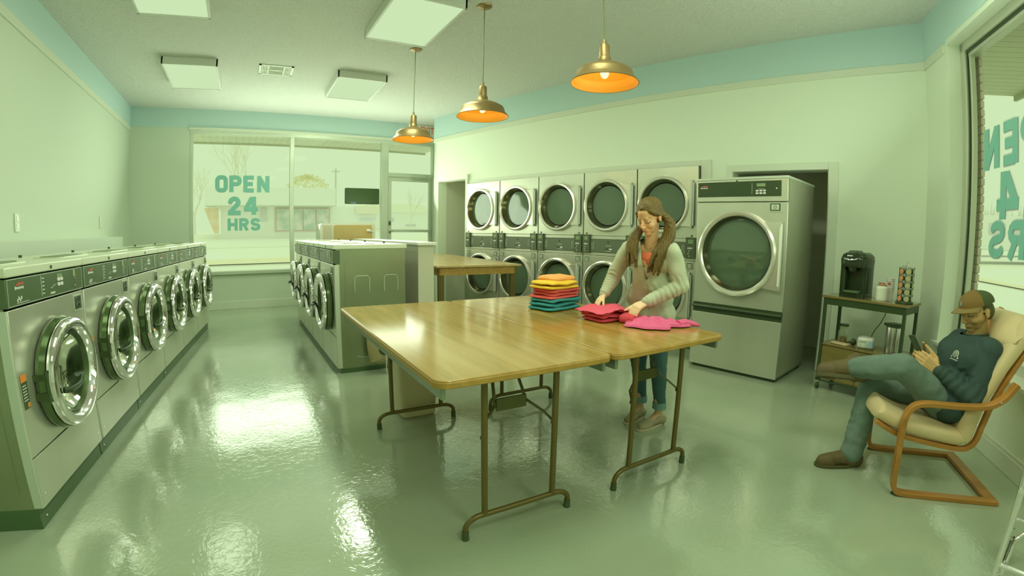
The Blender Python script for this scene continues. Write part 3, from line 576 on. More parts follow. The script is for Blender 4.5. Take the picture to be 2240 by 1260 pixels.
# ---------------------------------------------------------------- folding tables
def wood(name, c1, c2, c3, sc_=1.0, rough=.14, axis='y', spec=.5):
    m = bpy.data.materials.new(name); m.use_nodes = True; nt = m.node_tree; b = nt.nodes['Principled BSDF']; tc = nt.nodes.new('ShaderNodeTexCoord')
    mp = nt.nodes.new('ShaderNodeMapping'); mp.inputs['Scale'].default_value = {'y': (9*sc_, .9*sc_, 9*sc_), 'x': (.9*sc_, 9*sc_, 9*sc_), 'z': (9*sc_, 9*sc_, .9*sc_)}[axis]
    n = nt.nodes.new('ShaderNodeTexNoise'); n.inputs['Scale'].default_value = 1.6; n.inputs['Detail'].default_value = 6; n.inputs['Roughness'].default_value = .6; n.inputs['Distortion'].default_value = .4
    rp = nt.nodes.new('ShaderNodeValToRGB'); e = rp.color_ramp.elements; e[0].position = .32; e[1].position = .68; m2 = e.new(.5)
    K = KE
    for el, c in zip((e[0], m2, e[-1]), (c1, c2, c3)): el.color = (*[min(.93, lin(v)/q) for v, q in zip(c, K)], 1)
    nt.links.new(tc.outputs['Object'], mp.inputs[0]); nt.links.new(mp.outputs[0], n.inputs['Vector']); nt.links.new(n.outputs[0], rp.inputs[0]); nt.links.new(rp.outputs[0], b.inputs['Base Color'])
    b.inputs['Roughness'].default_value = rough; b.inputs['Specular IOR Level'].default_value = spec; MATS[name] = m; return m
wtop = wood('laminate_wood', (132, 114, 38), (146, 128, 50), (156, 138, 62)); wedge = wood('wood_edge', (138, 118, 38), (150, 128, 46), (160, 138, 56), rough=.4)
rail = M('apron_steel', (116, 138, 96), .4, .5); railb = M('apron_dark', (74, 84, 34), .4, .4)
TZ = .82
def make_table(label):
    t = thing('folding_table', label, 'table'); W, L = .885, 1.97
    part('tabletop', MB().rrect(0, W, 0, L, TZ-.030, TZ, .055), wtop, t, bevel=.004)
    part('edge_band', MB().rrect(-.003, W+.003, -.003, L+.003, TZ-.033, TZ-.006, .058), wedge, t, bevel=.004)
    mb = MB().box(.025, .045, .03, L-.03, TZ-.085, TZ-.033).box(W-.045, W-.025, .03, L-.03, TZ-.085, TZ-.033); part('apron', mb, rail, t, bevel=.003)
    for yy, s in ((.11, 1), (1.53, 1)):
        r = .0135
        x0, x1 = .155, .73
        pts = [(x0, yy, .03)]+[(x0+.085*(1-math.cos(a)), yy, .055+.055*math.sin(a)) for a in [R(15*k) for k in range(7)]]+[(x1-.085*(1-math.cos(a)), yy, .055+.055*math.sin(a)) for a in [R(90-15*k) for k in range(7)]]+[(x1, yy, .03)]
        lg = part('leg', MB().tube(pts, r, 12).cyl((x0+.10, yy, .105), (x0+.10, yy, TZ-.035), r+.0015).cyl((x1-.10, yy, .105), (x1-.10, yy, TZ-.035), r+.0015).cyl((.06, yy, TZ-.05), (W-.06, yy, TZ-.05), .010), brownst, t, label='tubular leg frame')
        part('foot_cap', MB().cyl((x0, yy, 0), (x0, yy, .045), r+.004, r+.003).cyl((x1, yy, 0), (x1, yy, .045), r+.004, r+.003), rubber, lg)
        sgn = 1 if yy < .8 else -1
        ym, yf = yy+sgn*.09, yy+sgn*.20; cxm = (x0+x1)/2
        mb = MB()
        for sx in (-1, 1):
            mb.tube([(cxm+sx*.188, yy+sgn*.012, .50), (cxm+sx*.16, yy+sgn*.06, .54), (cxm+sx*.085, ym, .60)], .0085, 8, flat=.6).tube([(cxm+sx*.085, ym, .59), (cxm+sx*.07, (ym+yf)/2, .70), (cxm+sx*.06, yf, TZ-.04)], .009, 8, flat=.6).ball((cxm+sx*.188, yy+sgn*.012, .495), .014)
        mb.box(cxm-.080, cxm+.080, ym-.006, ym+.006, .572, .632).cyl((cxm-.08, yf-.03, TZ-.06), (cxm+.08, yf-.03, TZ-.06), .008)
        part('folding_brace', mb, railb, lg, bevel=.002)
    return t
ta = make_table('front left wooden folding table, bare top, nearest the viewer'); ta.location = (.635, 1.60, 0); ta['group'] = 'pair of folding tables'
dup(ta, (1.527, 1.595, 0), 0, 'right-hand wooden folding table with the folded clothes on it')
# counter table at the back
t = thing('counter_table', 'high wood-topped table beside the half wall in front of the dryers', 'table', (2.115, 5.27, 0), R(-3.5))
wb = wood('counter_wood', (150, 140, 70), (166, 156, 88), (176, 166, 98), rough=.25)
part('tabletop', MB().box(-.03, 1.11, -.03, 3.0, .955, .98), wb, t, bevel=.004); part('apron', MB().box(0, 1.05, 0, .03, .86, .955).box(0, .03, 0, 2.9, .86, .955).box(1.02, 1.05, 0, 2.9, .86, .955), wedge, t, bevel=.003)
for x, y in ((.01, .01), (.98, .01), (.01, 2.8), (.98, 2.8)): part('leg', MB().box(x, x+.055, y, y+.055, 0, .86).box(x+.02, x+.06, y-.004, y, 0, .86), brownst, t, bevel=.003)
# bin under the table
t = thing('waste_bin', 'beige plastic waste bin under the front left table', 'bin', (1.13, 3.36, 0), R(2))
def rr(w, d, z, r): return [(x, y, z) for x, y in rrpts(-w, w, -d, d, r)]
part('bin_body', MB().rings([rr(.12, .115, 0, .03), rr(.135, .13, .015, .035), rr(.152, .15, .30, .035), rr(.17, .17, .60, .04), rr(.165, .165, .60, .04), rr(.13, .125, .03, .03)], True), beige, t)
part('bin_rim', MB().rings([rr(.168, .168, .585, .04), rr(.182, .182, .585, .05), rr(.182, .182, .612, .05), rr(.166, .166, .612, .04)], False), beige, t)
# ================================================================ coffee cart against the right wall
KO = SKY
ctw = wood('cart_wood', (100, 98, 44), (112, 108, 50), (124, 118, 58), axis='x'); ctd = wood('cabinet_wood', (94, 92, 34), (106, 102, 42), (116, 110, 48), axis='x', rough=.4)
CO = Vector((4.50, 1.885, 0)); cz_ = R(-93); cmx = Matrix.Translation(CO) @ Matrix.Rotation(cz_, 4, 'Z')
CW, CD, CT = .775, .37, .90
t = thing('coffee_cart', 'dark wood and black metal cart on wheels holding the coffee things', 'cart', CO, cz_)
part('cart_top', MB().box(-.012, CW+.012, -.012, CD+.012, CT-.022, CT), ctw, t, bevel=.003)
mb = MB()
for x in (0, CW-.028):
    for y in (0, CD-.028): mb.box(x, x+.028, y, y+.028, .085, CT-.022)
mb.box(.028, CW-.028, 0, .02, CT-.085, CT-.022).box(.028, CW-.028, CD-.02, CD, CT-.085, CT-.022).box(0, .02, .02, CD-.02, CT-.085, CT-.022).box(CW-.02, CW, .02, CD-.02, CT-.085, CT-.022).box(0, CW, 0, .02, .085, .10).box(0, .02, 0, CD, .085, .10).box(CW-.02, CW, 0, CD, .085, .10)
part('frame', mb, black, t, bevel=.002)
part('shelf', MB().box(.004, CW-.004, .004, CD-.004, .435, .45), ctw, t, bevel=.002)
part('cabinet_box', MB().box(.028, CW-.028, .02, CD-.01, .11, .433), M('cabinet_dark', (84, 88, 34), .5), t)
for a, b, kx in ((.03, .385, .365), (.39, CW-.03, .41)):
    d = part('door', MB().box(a, b, .006, .02, .115, .428), ctd, t, bevel=.002); part('knob', MB().ball((kx, -.004, .33), .011), brass, d)
for x in (.02, CW-.02):
    for y in (.02, CD-.02):
        wh = part('caster', MB().lathe([(.001, -.012), (.030, -.012), (.036, -.008), (.036, .008), (.030, .012), (.001, .012)], 20, (x, y, .036), 'x'), rubber, t); part('caster_fork', MB().box(x-.018, x+.018, y-.012, y+.012, .065, .085).box(x-.018, x-.014, y-.012, y+.012, .03, .07).box(x+.014, x+.018, y-.012, y+.012, .03, .07), chrome, wh)
def cthing(name, label, cat, x, y, z, rz=0, group=None): return thing(name, label, cat, cmx @ Vector((x, y, z)), cz_+rz, group)
# coffee maker
t = cthing('coffee_maker', 'black pod coffee maker with a silver rim on the cart', 'coffee maker', .235, .17, CT)
gl = M('glossy_black', (36, 52, 24), .15)
part('body', MB().rrect(-.12, .12, -.04, .15, .03, .375, .05).rrect(-.125, .125, -.13, .15, 0, .045, .06).rrect(-.12, -.065, -.12, -.02, .045, .29, .03), gl, t, bevel=.006)
hd2 = part('brew_head', MB().rings([[(x, y, .275) for x, y in rrpts(-.122, .122, -.135, .15, .06)], [(x, y, .34) for x, y in rrpts(-.128, .128, -.14, .155, .065)], [(x*.95, y*.93, .385) for x, y in rrpts(-.122, .122, -.13, .15, .06)], [(x*.7, y*.7+.01, .41) for x, y in rrpts(-.122, .122, -.13, .15, .06)]]), gl, t, angle=50)
part('lid_handle', MB().rings([[(x-.012, y, .345) for x, y in rrpts(-.062, .062, -.15, .06, .04)], [(x-.012, y, .40) for x, y in rrpts(-.058, .058, -.145, .06, .04)], [(x*.8-.012, y*.8, .425) for x, y in rrpts(-.05, .05, -.12, .06, .04)]]), gl, hd2, angle=50)
part('silver_rim', MB().tube([(-.075, -.142, .352), (-.06, -.156, .345), (-.012, -.165, .342), (.036, -.156, .345), (.05, -.142, .352), (.052, -.10, .362)], .007, 8), chrome, hd2)
part('badge', MB().box(-.04, .012, -.156, -.150, .372, .382), ltgrey, hd2); part('button', MB().ball((.085, -.12, .378), .010, .01, .004).ball((.105, -.09, .378), .010, .01, .004), M('button_grey', (130, 150, 104), .3), hd2)
part('brew_spout', MB().cyl((-.005, -.095, .275), (-.005, -.095, .235), .045, .03), gl, t); part('drip_tray', MB().rrect(-.075, .075, -.14, -.03, .045, .062, .03), M('tray_grey', (78, 106, 56), .3), t, bevel=.003)
# cup stack and tub
t = cthing('cup_stack', 'stack of white paper cups behind the creamer tub', 'cups', .535, .245, CT)
mb = MB()
for k in range(5): mb.lathe([(.026, .02+k*.02), (.036, .115+k*.02), (.038, .118+k*.02), (.036, .12+k*.02)], 24)
part('cup', mb.lathe([(.001, .0), (.026, 0), (.03, .05)], 24), ltgrey, t); part('cup_print', MB().ball((0, -.036, .15), .014, .004, .014), redlab, t)
t = cthing('lidded_tub', 'short white tub with a ribbed side and brown lid on the cart', 'tub', .50, .13, CT)
part('tub_body', MB().lathe([(.001, 0), (.048, 0), (.052, .008)]+[(.052+.0015*(k % 2), .01+.011*k) for k in range(10)]+[(.050, .122), (.040, .130)], 28), white_en, t, angle=20)
part('lid', MB().lathe([(.040, .129), (.041, .140), (.033, .145), (.001, .146)], 24), M('tub_lid', (150, 130, 80), .5), t)
part('packet_sticks', MB().box(-.03, -.01, -.01, 0, .143, .160).box(.0, .025, -.01, 0, .143, .157), redlab, t)
# pod carousel
t = cthing('pod_carousel', 'black wire carousel filled with coffee pods at the right of the cart', 'pod rack', .70, .16, CT)
part('base', MB().lathe([(.001, 0), (.075, 0), (.08, .006), (.075, .014), (.001, .016)], 32), black, t)
part('centre_post', MB().cyl((0, 0, .01), (0, 0, .335), .006).cyl((-.045, 0, .318), (.045, 0, .318), .004).tube([(0, 0, .33), (.008, 0, .345), (0, 0, .355), (-.008, 0, .345), (0, 0, .333)], .0025, 6), chrome, t)
mb = MB()
for q in range(6):
    a = R(-90+60*q+30); c_, s_ = math.cos(a), math.sin(a)
    for s2 in (-1, 1): mb.cyl((.058*c_-s2*.026*s_, .058*s_+s2*.026*c_, .014), (.058*c_-s2*.026*s_, .058*s_+s2*.026*c_, .31), .0022, seg=6)
    for k in range(5):
        z = .042+k*.058; ct = Vector((.052*c_, .052*s_, z)); mb.tube([ct+Vector((-s_*.026*math.cos(b), c_*.026*math.cos(b), .026*math.sin(b))) for b in [R(45*j) for j in range(9)]], .002, 5)
part('wire_rack', mb, black, t)
pod0 = None
podm = [M('pod_tan', (190, 140, 80), .4), M('pod_green', (166, 178, 110), .4), M('pod_body', (120, 140, 92), .5)]
for q in range(6):
    a = R(-90+60*q+30)
    for k in range(5):
        if q not in (0, 5, 1, 4): continue
        o = bpy.data.objects.new('coffee_pod', None); col.objects.link(o)
        o.matrix_world = cmx @ Matrix.Translation((.70, .16, CT)) @ Matrix.Rotation(a, 4, 'Z') @ Matrix.Translation((.045, 0, .042+k*.058))
        side = 'left' if q in (5, 4) else 'right'; rows = ['bottom', 'second lowest', 'middle', 'second highest', 'top'][k]; fb_ = 'front' if q in (0, 5) else 'side'
        tag(o, '%s pod of the %s %s column in the carousel, %s foil lid' % (rows, side, fb_, 'tan' if side == 'left' else 'green'), 'coffee pod', 'coffee pods in the carousel')
        if pod0 is None:
            cupm = MB().lathe([(.0008, -.02), (.017, -.02), (.0225, .012), (.025, .013), (.025, .016)], 20, (0, 0, 0), 'x'); foil = MB().lathe([(.0008, .0175), (.012, .0172), (.0125, .0182), (.015, .0182), (.0155, .0172), (.0235, .0165)], 20, (0, 0, 0), 'x')
            pod0 = (part('cup', cupm, podm[2]).data, part('foil_lid', foil, podm[0]), part('foil_lid', foil, podm[1]))
            for x in list(col.objects):
                if x.type == 'MESH' and x.parent is None and x.name.split('.')[0] in ('cup', 'foil_lid') and x.data in (pod0[0], pod0[1].data, pod0[2].data): col.objects.unlink(x)
        for nm, me in (('cup', pod0[0]), ('foil_lid', (pod0[1] if side == 'left' else pod0[2]).data)):
            c = bpy.data.objects.new(nm, me); col.objects.link(c); c.parent = o
# things on the lower shelf
t = cthing('steel_canister', 'brushed steel bin with a black lid on the lower cart shelf', 'bin', .64, .17, .45)
part('canister_body', MB().lathe([(.001, 0), (.066, 0), (.070, .004), (.076, .235), (.074, .24)], 36), M('brushed_steel', (190, 200, 164), .25, .95, var=(12, .35, (120, 140, 96), (6, 6, .05))), t)
part('lid', MB().lathe([(.078, .232), (.081, .24), (.080, .252), (.068, .262), (.001, .266)], 36).box(-.095, -.07, -.015, .015, .235, .258), black, t)
t = cthing('wrapped_napkins', 'clear wrapped block of napkins with blue print on the cart shelf', 'napkins', .40, .14, .45, R(12))
part('napkin_block', MB().rrect(-.075, .075, -.055, .055, 0, .105, .03, 'z'), M('napkin_wrap', (196, 212, 170), .15, bump=(30, .5), var=(14, .12, (160, 186, 140))), t, bevel=.018)
part('printed_label', MB().box(.03, .068, -.058, -.055, .02, .075).mat(1).box(-.05, .01, -.057, -.055, .06, .072), [M('blue_print', (130, 176, 160), .4), M('grey_print', (140, 160, 116), .5)], t)
t = cthing('glass_jar', 'glass jar with dark and red contents on the left of the cart shelf', 'jar', .145, .20, .45)
part('jar_glass', MB().lathe([(.001, 0), (.042, 0), (.05, .01), (.05, .10), (.038, .125), (.038, .16), (.042, .165)], 28), glassy('jar_glass', (.8, .85, .75), .12), t); part('contents', MB().lathe([(.001, .004), (.043, .004), (.045, .05), (.001, .06)], 24), M('red_packets', (160, 100, 56), .5, var=(60, .1, (110, 120, 60))), t)
part('lid', MB().lathe([(.044, .160), (.045, .178), (.001, .180)], 24), black, t)
t = cthing('tray_packet', 'flat pale packet lying in front of the glass jar', 'packet', .17, .09, .45, R(-8)); part('packet', MB().rrect(-.09, .09, -.04, .04, 0, .018, .02), M('packet_pale', (186, 180, 120), .5, bump=(30, .4)), t, bevel=.006)
t = cthing('scoop', 'small black round scoop between the jar and the napkins', 'scoop', .27, .16, .45); part('bowl', MB().ball((0, 0, .032), .028, .028, .032), black, t); part('handle', MB().cyl((-.02, 0, .03), (-.07, .02, .012), .006), black, t)
t = cthing('power_cord', 'thin black power cord hanging behind the cart shelf', 'cord', .43, .34, .45); part('cord', MB().tube([(.06, .01, .37), (.05, .0, .30), (.02, -.02, .22), (-.02, -.04, .15), (-.05, -.06, .07), (-.06, -.09, .006)], .004, 6), black, t)
# ================================================================ folded clothes on the right-hand table
def cloth(name, rgb, rgb2): return M(name, rgb, .85, bump=(120, .25, .003), var=(5, .3, rgb2), spec=.2)
def slab(mb, cx, cy, z0, w, d, h, rz, seed, layers=2, droop=.0):
    """a folded garment: layers of rounded cloth, wavy, open towards the front"""
    rnd = random.Random(seed); M_ = Matrix.Translation((cx, cy, z0)) @ Matrix.Rotation(rz, 4, 'Z'); old = mb.t; mb.t = M_
    lh = h/layers
    for L in range(layers):
        ox, oy, sc2 = rnd.uniform(-.008, .008), rnd.uniform(-.008, .008), 1-rnd.uniform(0, .05); s0 = rnd.uniform(0, 99)
        def fn(u, v, L=L, ox=ox, oy=oy, sc2=sc2, s0=s0):
            a = 2*math.pi*u; ph = math.pi*(v-.5); ca, sa = math.cos(a), math.sin(a); e = .24
            px = abs(ca)**e*(1 if ca > 0 else -1); py = abs(sa)**e*(1 if sa > 0 else -1); q = abs(math.cos(ph))**.28
            x, y = px*q*w/2*sc2, py*q*d/2*sc2
            nz = noise.noise(Vector((x*9+s0, y*9, L*3.1))); n2 = noise.noise(Vector((x*30+s0, y*30, L)))
            zz = lh*(L+.5)+(lh*.56)*math.sin(ph)+nz*.012*(1 if L else .3)+n2*.003
            if L == layers-1: zz += .010*math.cos(x/w*3)*math.cos(y/d*3)
            return (x+ox+noise.noise(Vector((y*12, s0, L)))*.010, y+oy+noise.noise(Vector((x*12, s0+5, L)))*.010, max(zz-droop*max(0, abs(x)/w-.3)*.2, .001))
        mb.grid(fn, 56, 18, cu=True)
    mb.t = old; return mb
def garment_stack(items, cx, cy, rz):
    z = TZ
    for nm, label, mat_, w, d, h, lay, dx, dy in items:
        mb = MB(); slab(mb, 0, 0, 0, w, d, h, 0, hash(nm+label) % 97 if False else len(label), lay)
        o = part(nm, mb, mat_, None, angle=80); o.location = (cx+dx, cy+dy, z+.001); o.rotation_euler = (0, 0, rz); tag(o, label, 'folded clothes', 'folded clothes on the table'); z += h*.99
garment_stack([('folded_trousers', 'teal folded garment at the bottom of the tall stack', cloth('cloth_teal', (56, 140, 118), (48, 124, 104)), .36, .25, .085, 3, 0, 0),
               ('folded_shirt', 'coral red folded garment between the teal and yellow ones', cloth('cloth_coral', (204, 102, 80), (188, 90, 72)), .335, .24, .070, 3, .005, .01),
               ('folded_shirt', 'yellow folded garment under the orange one in the tall stack', cloth('cloth_yellow', (210, 190, 56), (200, 176, 48)), .33, .245, .052, 2, -.005, .0),
               ('folded_shirt', 'orange folded garment on top of the tall stack', cloth('cloth_orange', (220, 166, 84), (212, 156, 76)), .26, .20, .035, 1, .03, .035)], 2.085, 2.865, R(12))
red = cloth('cloth_crimson', (188, 76, 72), (172, 64, 64)); pink = cloth('cloth_pink', (202, 92, 94), (190, 80, 84)); mag = cloth('cloth_magenta', (200, 100, 118), (188, 90, 108))
mb = MB(); slab(mb, 0, 0, 0, .30, .22, .045, 0, 7, 2); slab(mb, .05, -.16, 0, .16, .10, .05, R(20), 9, 1)
o = part('folded_shirt', mb, red, None, angle=80); o.location = (2.125, 2.335, TZ+.001); o.rotation_euler.z = R(4); tag(o, 'crimson folded garment under the one the woman is folding', 'folded clothes')
mb = MB()
def top_fn(u, v):
    x = (u-.5)*.34; y = (v-.5)*.27; e = max(abs(u-.5), abs(v-.5))*2
    z = .030+.020*noise.noise(Vector((x*8, y*8, 2)))+.006*noise.noise(Vector((x*30, y*30, 5)))-.028*max(0, e-.75)**1.5*8*.25+.02*math.cos(x*9)
    return (x+.012*noise.noise(Vector((y*15, 1, 1))), y+.012*noise.noise(Vector((x*15, 7, 1))), z)
mb.grid(top_fn, 40, 34)
def bot_fn(u, v):
    p = top_fn(u, v); e = max(abs(u-.5), abs(v-.5))*2; return (p[0]*.985, p[1]*.985, p[2]-.026*(1-e**6)-.004)
mb.grid(bot_fn, 40, 34)
o = part('folded_shirt', mb, pink, None, angle=80); o.location = (2.135, 2.335, TZ+.038); o.rotation_euler.z = R(2); tag(o, 'bright pink garment held under both hands of the woman', 'clothes')
mb = MB()
def heap(u, v):
    a = 2*math.pi*u; edge = 1+.16*math.sin(3*a+1)+.12*math.sin(5*a+2)+.06*math.sin(9*a); r = v**.8*edge
    x, y = .205*r*math.cos(a), .155*r*math.sin(a); k = max(0, 1-v**2.2)
    rg = abs(noise.noise(Vector((x*10, y*10, 3))))*.045+.02*noise.noise(Vector((x*24, y*24, 8)))
    return (x, y, .004+k*(.032+rg)+.014*math.exp(-((v-.93)/.06)**2))
mb.grid(heap, 72, 26, cu=True)
mb.tube([(.15, -.02, .02), (.20, .01, .025), (.25, .0, .018), (.29, -.02, .012)], [.03, .032, .026, .012], 12, flat=.7)
o = part('unfolded_shirt', mb, mag, None, angle=80); o.location = (2.235, 2.01, TZ+.001); o.rotation_euler.z = R(-40); tag(o, 'rumpled magenta pink garment waiting on the table corner', 'clothes')
# ================================================================ bentwood armchair
CHA = Vector((2.905, .614, 0)); chr_ = math.atan2(.845, -.534); chm = Matrix.Translation(CHA) @ Matrix.Rotation(chr_, 4, 'Z')
t = thing('armchair', 'bentwood cantilever armchair with cream cushions the man is sitting in', 'chair', CHA, chr_)
bw_m = wood('bent_wood', (140, 104, 34), (154, 116, 42), (166, 128, 52), axis='x', rough=.3, sc_=.8); cream = M('cream_leather', (194, 190, 124), .5, bump=(30, .15, .004), var=(3, .3, (184, 178, 110)))
def sm(pts, n=5):                                          # Catmull-Rom through the points
    P = [Vector(p) for p in pts]; out = []
    for i in range(len(P)-1):
        a, b, c, d = P[max(i-1, 0)], P[i], P[i+1], P[min(i+2, len(P)-1)]
        for k in range(n):
            s = k/n; out.append(.5*((2*b)+(c-a)*s+(2*a-5*b+4*c-d)*s*s+(3*b-3*c+d-a)*s**3))
    return out+[P[-1]]
def strip(mb, path, y0, y1, th, close=False, up=None):
    rs = []; P = [Vector((p[0], p[1])) for p in path]; n = len(P)
    for i in range(n):
        tdir = (P[min(i+1, n-1)]-P[max(i-1, 0)]).normalized(); nn = Vector((-tdir.y, tdir.x))*(th[i] if isinstance(th, list) else th)/2
        a, b = P[i]+nn, P[i]-nn; rs.append([(a.x, y0, a.y), (a.x, y1, a.y), (b.x, y1, b.y), (b.x, y0, b.y)])
    return mb.rings(rs)
arm = sm([(-.60, .014, 0), (-.3, .014, 0), (-.04, .016, 0), (.012, .045, 0), (.026, .12, 0), (.032, .25, 0), (.036, .38, 0), (.032, .47, 0), (-.002, .53, 0), (-.07, .552, 0), (-.2, .553, 0), (-.34, .556, 0), (-.43, .572, 0), (-.50, .62, 0), (-.555, .70, 0)])
rail_p = sm([(.17, .405, 0), (.04, .342, 0), (-.07, .318, 0), (-.2, .298, 0), (-.33, .285, 0), (-.39, .298, 0), (-.425, .345, 0), (-.445, .44, 0), (-.475, .56, 0), (-.545, .73, 0), (-.64, .91, 0), (-.71, 1.04, 0)])
for y in (0, -.653):
    a_ = part('arm_frame', strip(MB(), arm, y-.02, y+.035 if y < 0 else y+.035, .027), bw_m, t, bevel=.004); part('bolt', MB().cyl((-.47, y+.036, .60), (-.47, y+.040, .60), .006, seg=10), chrome, a_)
for y in (-.085, -.60): part('seat_rail', strip(MB(), rail_p, y, y+.035, .026), bw_m, t, bevel=.003)
part('floor_bar', MB().box(-.60, -.53, -.63, .0, .006, .028), bw_m, t, bevel=.003); part('stretcher', MB().box(.016, .032, -.64, .0, .355, .395), bw_m, t, bevel=.003)
part('glide', MB().cyl((0, .0, 0), (0, .0, .006), .02).cyl((0, -.64, 0), (0, -.64, .006), .02), rubber, t)
def cushion(mb, path, y0, y1, th):
    rs = []; P = [Vector((p[0], p[1])) for p in path]; n = len(P)
    for i in range(n):
        tdir = (P[min(i+1, n-1)]-P[max(i-1, 0)]).normalized(); nn = Vector((-tdir.y, tdir.x)); e = min(i, n-1-i)/3; q = math.sqrt(min(1, max(.02, e*(2-e) if e < 1 else 1)))
        hh = th/2*q; ring = []
        for k in range(28):
            a = 2*math.pi*k/28; ca, sa = math.cos(a), math.sin(a); yy = (y0+y1)/2+(abs(ca)**.35)*(1 if ca > 0 else -1)*(y1-y0)/2; off = (abs(sa)**.7)*(1 if sa > 0 else -1)*hh
            p_ = P[i]+nn*off; ring.append((p_.x, yy, p_.y))
        rs.append(ring)
    return mb.rings(rs)
seatp = sm([(.165, .462, 0), (.10, .430, 0), (0, .392, 0), (-.12, .368, 0), (-.25, .348, 0), (-.355, .335, 0)], 6)
backp = sm([(-.36, .325, 0), (-.375, .42, 0), (-.405, .55, 0), (-.47, .71, 0), (-.565, .88, 0), (-.645, 1.02, 0)], 6)
part('seat_cushion', cushion(MB(), seatp, -.605, -.045, .105), cream, t, angle=60); part('back_cushion', cushion(MB(), backp, -.605, -.045, .10), cream, t, angle=60)
part('head_cushion', MB().grid(lambda u, v: (-.585+.085*math.cos(2*math.pi*u)*(min(1, 3.2*min(v, 1-v)+.25))-.045*math.sin(2*math.pi*u)*.9, -.60+.55*v, .935+.115*math.sin(2*math.pi*u)*(min(1, 3.2*min(v, 1-v)+.25))), 32, 22, cu=True), cream, t, angle=60)
# ================================================================ chrome laundry cart at the right edge
t = thing('laundry_cart', 'chrome wire laundry cart cut off by the right edge of the view', 'cart', (2.20, .0, 0))
c = .012; LW = .47
mb = MB()
for y in (0, -.62): mb.tube([(.05, y, .95), (.03, y, .72), (.01, y, .42), (.0, y, .14)], c, 12).tube([(LW-.05, y, .95), (LW-.03, y, .72), (LW-.01, y, .42), (LW, y, .14)], c, 12)
for z in (.20, .52): mb.tube([(.0+.012*(z > .3), 0, z), (.0+.012*(z > .3), -.62, z)], c*.85, 10).tube([(LW, 0, z), (LW, -.62, z)], c*.85, 10).tube([(.0, 0, z), (LW, 0, z)], c*.85, 10)
mb.tube([(.03, -.02, .12), (.04, -.03, .30), (.07, -.08, .37), (.07, -.54, .37), (.04, -.59, .30), (.03, -.6, .12)], c*.8, 10)
part('tube_frame', mb, chrome, t)
mb = MB()
for k in range(10): x = .03+k*(LW-.06)/9; mb.cyl((x, .0, .50), (x, .0, .86), .003, seg=6).cyl((x, -.60, .50), (x, -.60, .86), .003, seg=6).cyl((x, -.0, .50), (x, -.60, .50), .003, seg=6)
for k in range(9):
    z = .50+k*.045; mb.tube([(.03, .0, z), (LW-.03, .0, z), (LW-.03, -.60, z), (.03, -.60, z), (.03, .0, z)], .003, 6)
for k in range(12): y = -.02-k*.0525; mb.cyl((.03, y, .50), (.03, y, .86), .003, seg=6)
part('wire_basket', mb, M('pale_wire', (200, 214, 184), .25, .6), t)
for x, y in ((-.005, -.01), (.0, -.61), (LW-.02, -.01), (LW, -.61)):
    wq = part('caster', MB().lathe([(.001, -.014), (.045, -.014), (.055, -.009), (.055, .009), (.045, .014), (.001, .014)], 24, (x, y, .055), 'y'), rubber, t); part('caster_fork', MB().cyl((x, y, .11), (x, y, .16), .012).box(x-.02, x+.02, y-.02, y-.016, .05, .115).box(x-.02, x+.02, y+.016, y+.02, .05, .115).box(x-.02, x+.02, y-.02, y+.02, .108, .115), chrome, wq)
# ================================================================ outdoors
def MO(name, rgb, **kw): return M(name, rgb, kw.pop('rough', .8), k=(.56, .73, .425), **kw)
gm = MO('pale_ground', (202, 224, 172), var=(.12, .12, (196, 220, 160)), bump=None)
def gz(x, y):
    d1_ = y-9.7; d2_ = -(-.557*x+.83*y+1.99)-.3; d = max(d1_, d2_ if x > 1 else -9); return -.12+1.5*max(0, min(1, (d-4)/30))**1.3+.02*max(0, d-34)*.2
def gfn(u, v): x = -70+190*u; y = -60+190*v; return (x, y, gz(x, y)-.02)
g = struct('ground_outside', MB().grid(gfn, 96, 96), gm)
def patch(name, xs, ys, mat_, lift=.02, n=24):
    def f(u, v): x = xs[0]+(xs[1]-xs[0])*u; y = ys[0]+(ys[1]-ys[0])*v; return (x, y, gz(x, y)+lift)
    o = struct(name, MB().grid(f, n, n), mat_); return o
patch('verge_back', (-30, 40), (21.0, 23.2), MO('dry_grass', (196, 212, 150), var=(2, .2, (190, 205, 142))))
patch('kerb_back', (-30, 40), (20.6, 20.8), MO('kerb_line', (182, 202, 150)), .06); patch('kerb_far', (-30, 40), (30.0, 30.15), MO('kerb_line', (182, 202, 150)), .05)
patch('verge_front', (14, 90), (-30, 9), MO('dry_grass', (196, 212, 150)), .02) if False else None
v_ = MB().grid(lambda u, v: (9.5+1.6*v+60*u*.83, -8+3*v*0+60*u*.557-v*1.1, gz(9.5+60*u*.83, -8+60*u*.557)+.03), 20, 6); struct('verge_front', v_, MO('dry_grass', (196, 212, 150)))
v_ = MB().grid(lambda u, v: (9.2+.2*v+60*u*.83, -8+60*u*.557, gz(9.2+60*u*.83, -8+60*u*.557)+.05), 20, 3); struct('kerb_front', v_, MO('kerb_line', (182, 202, 150)))
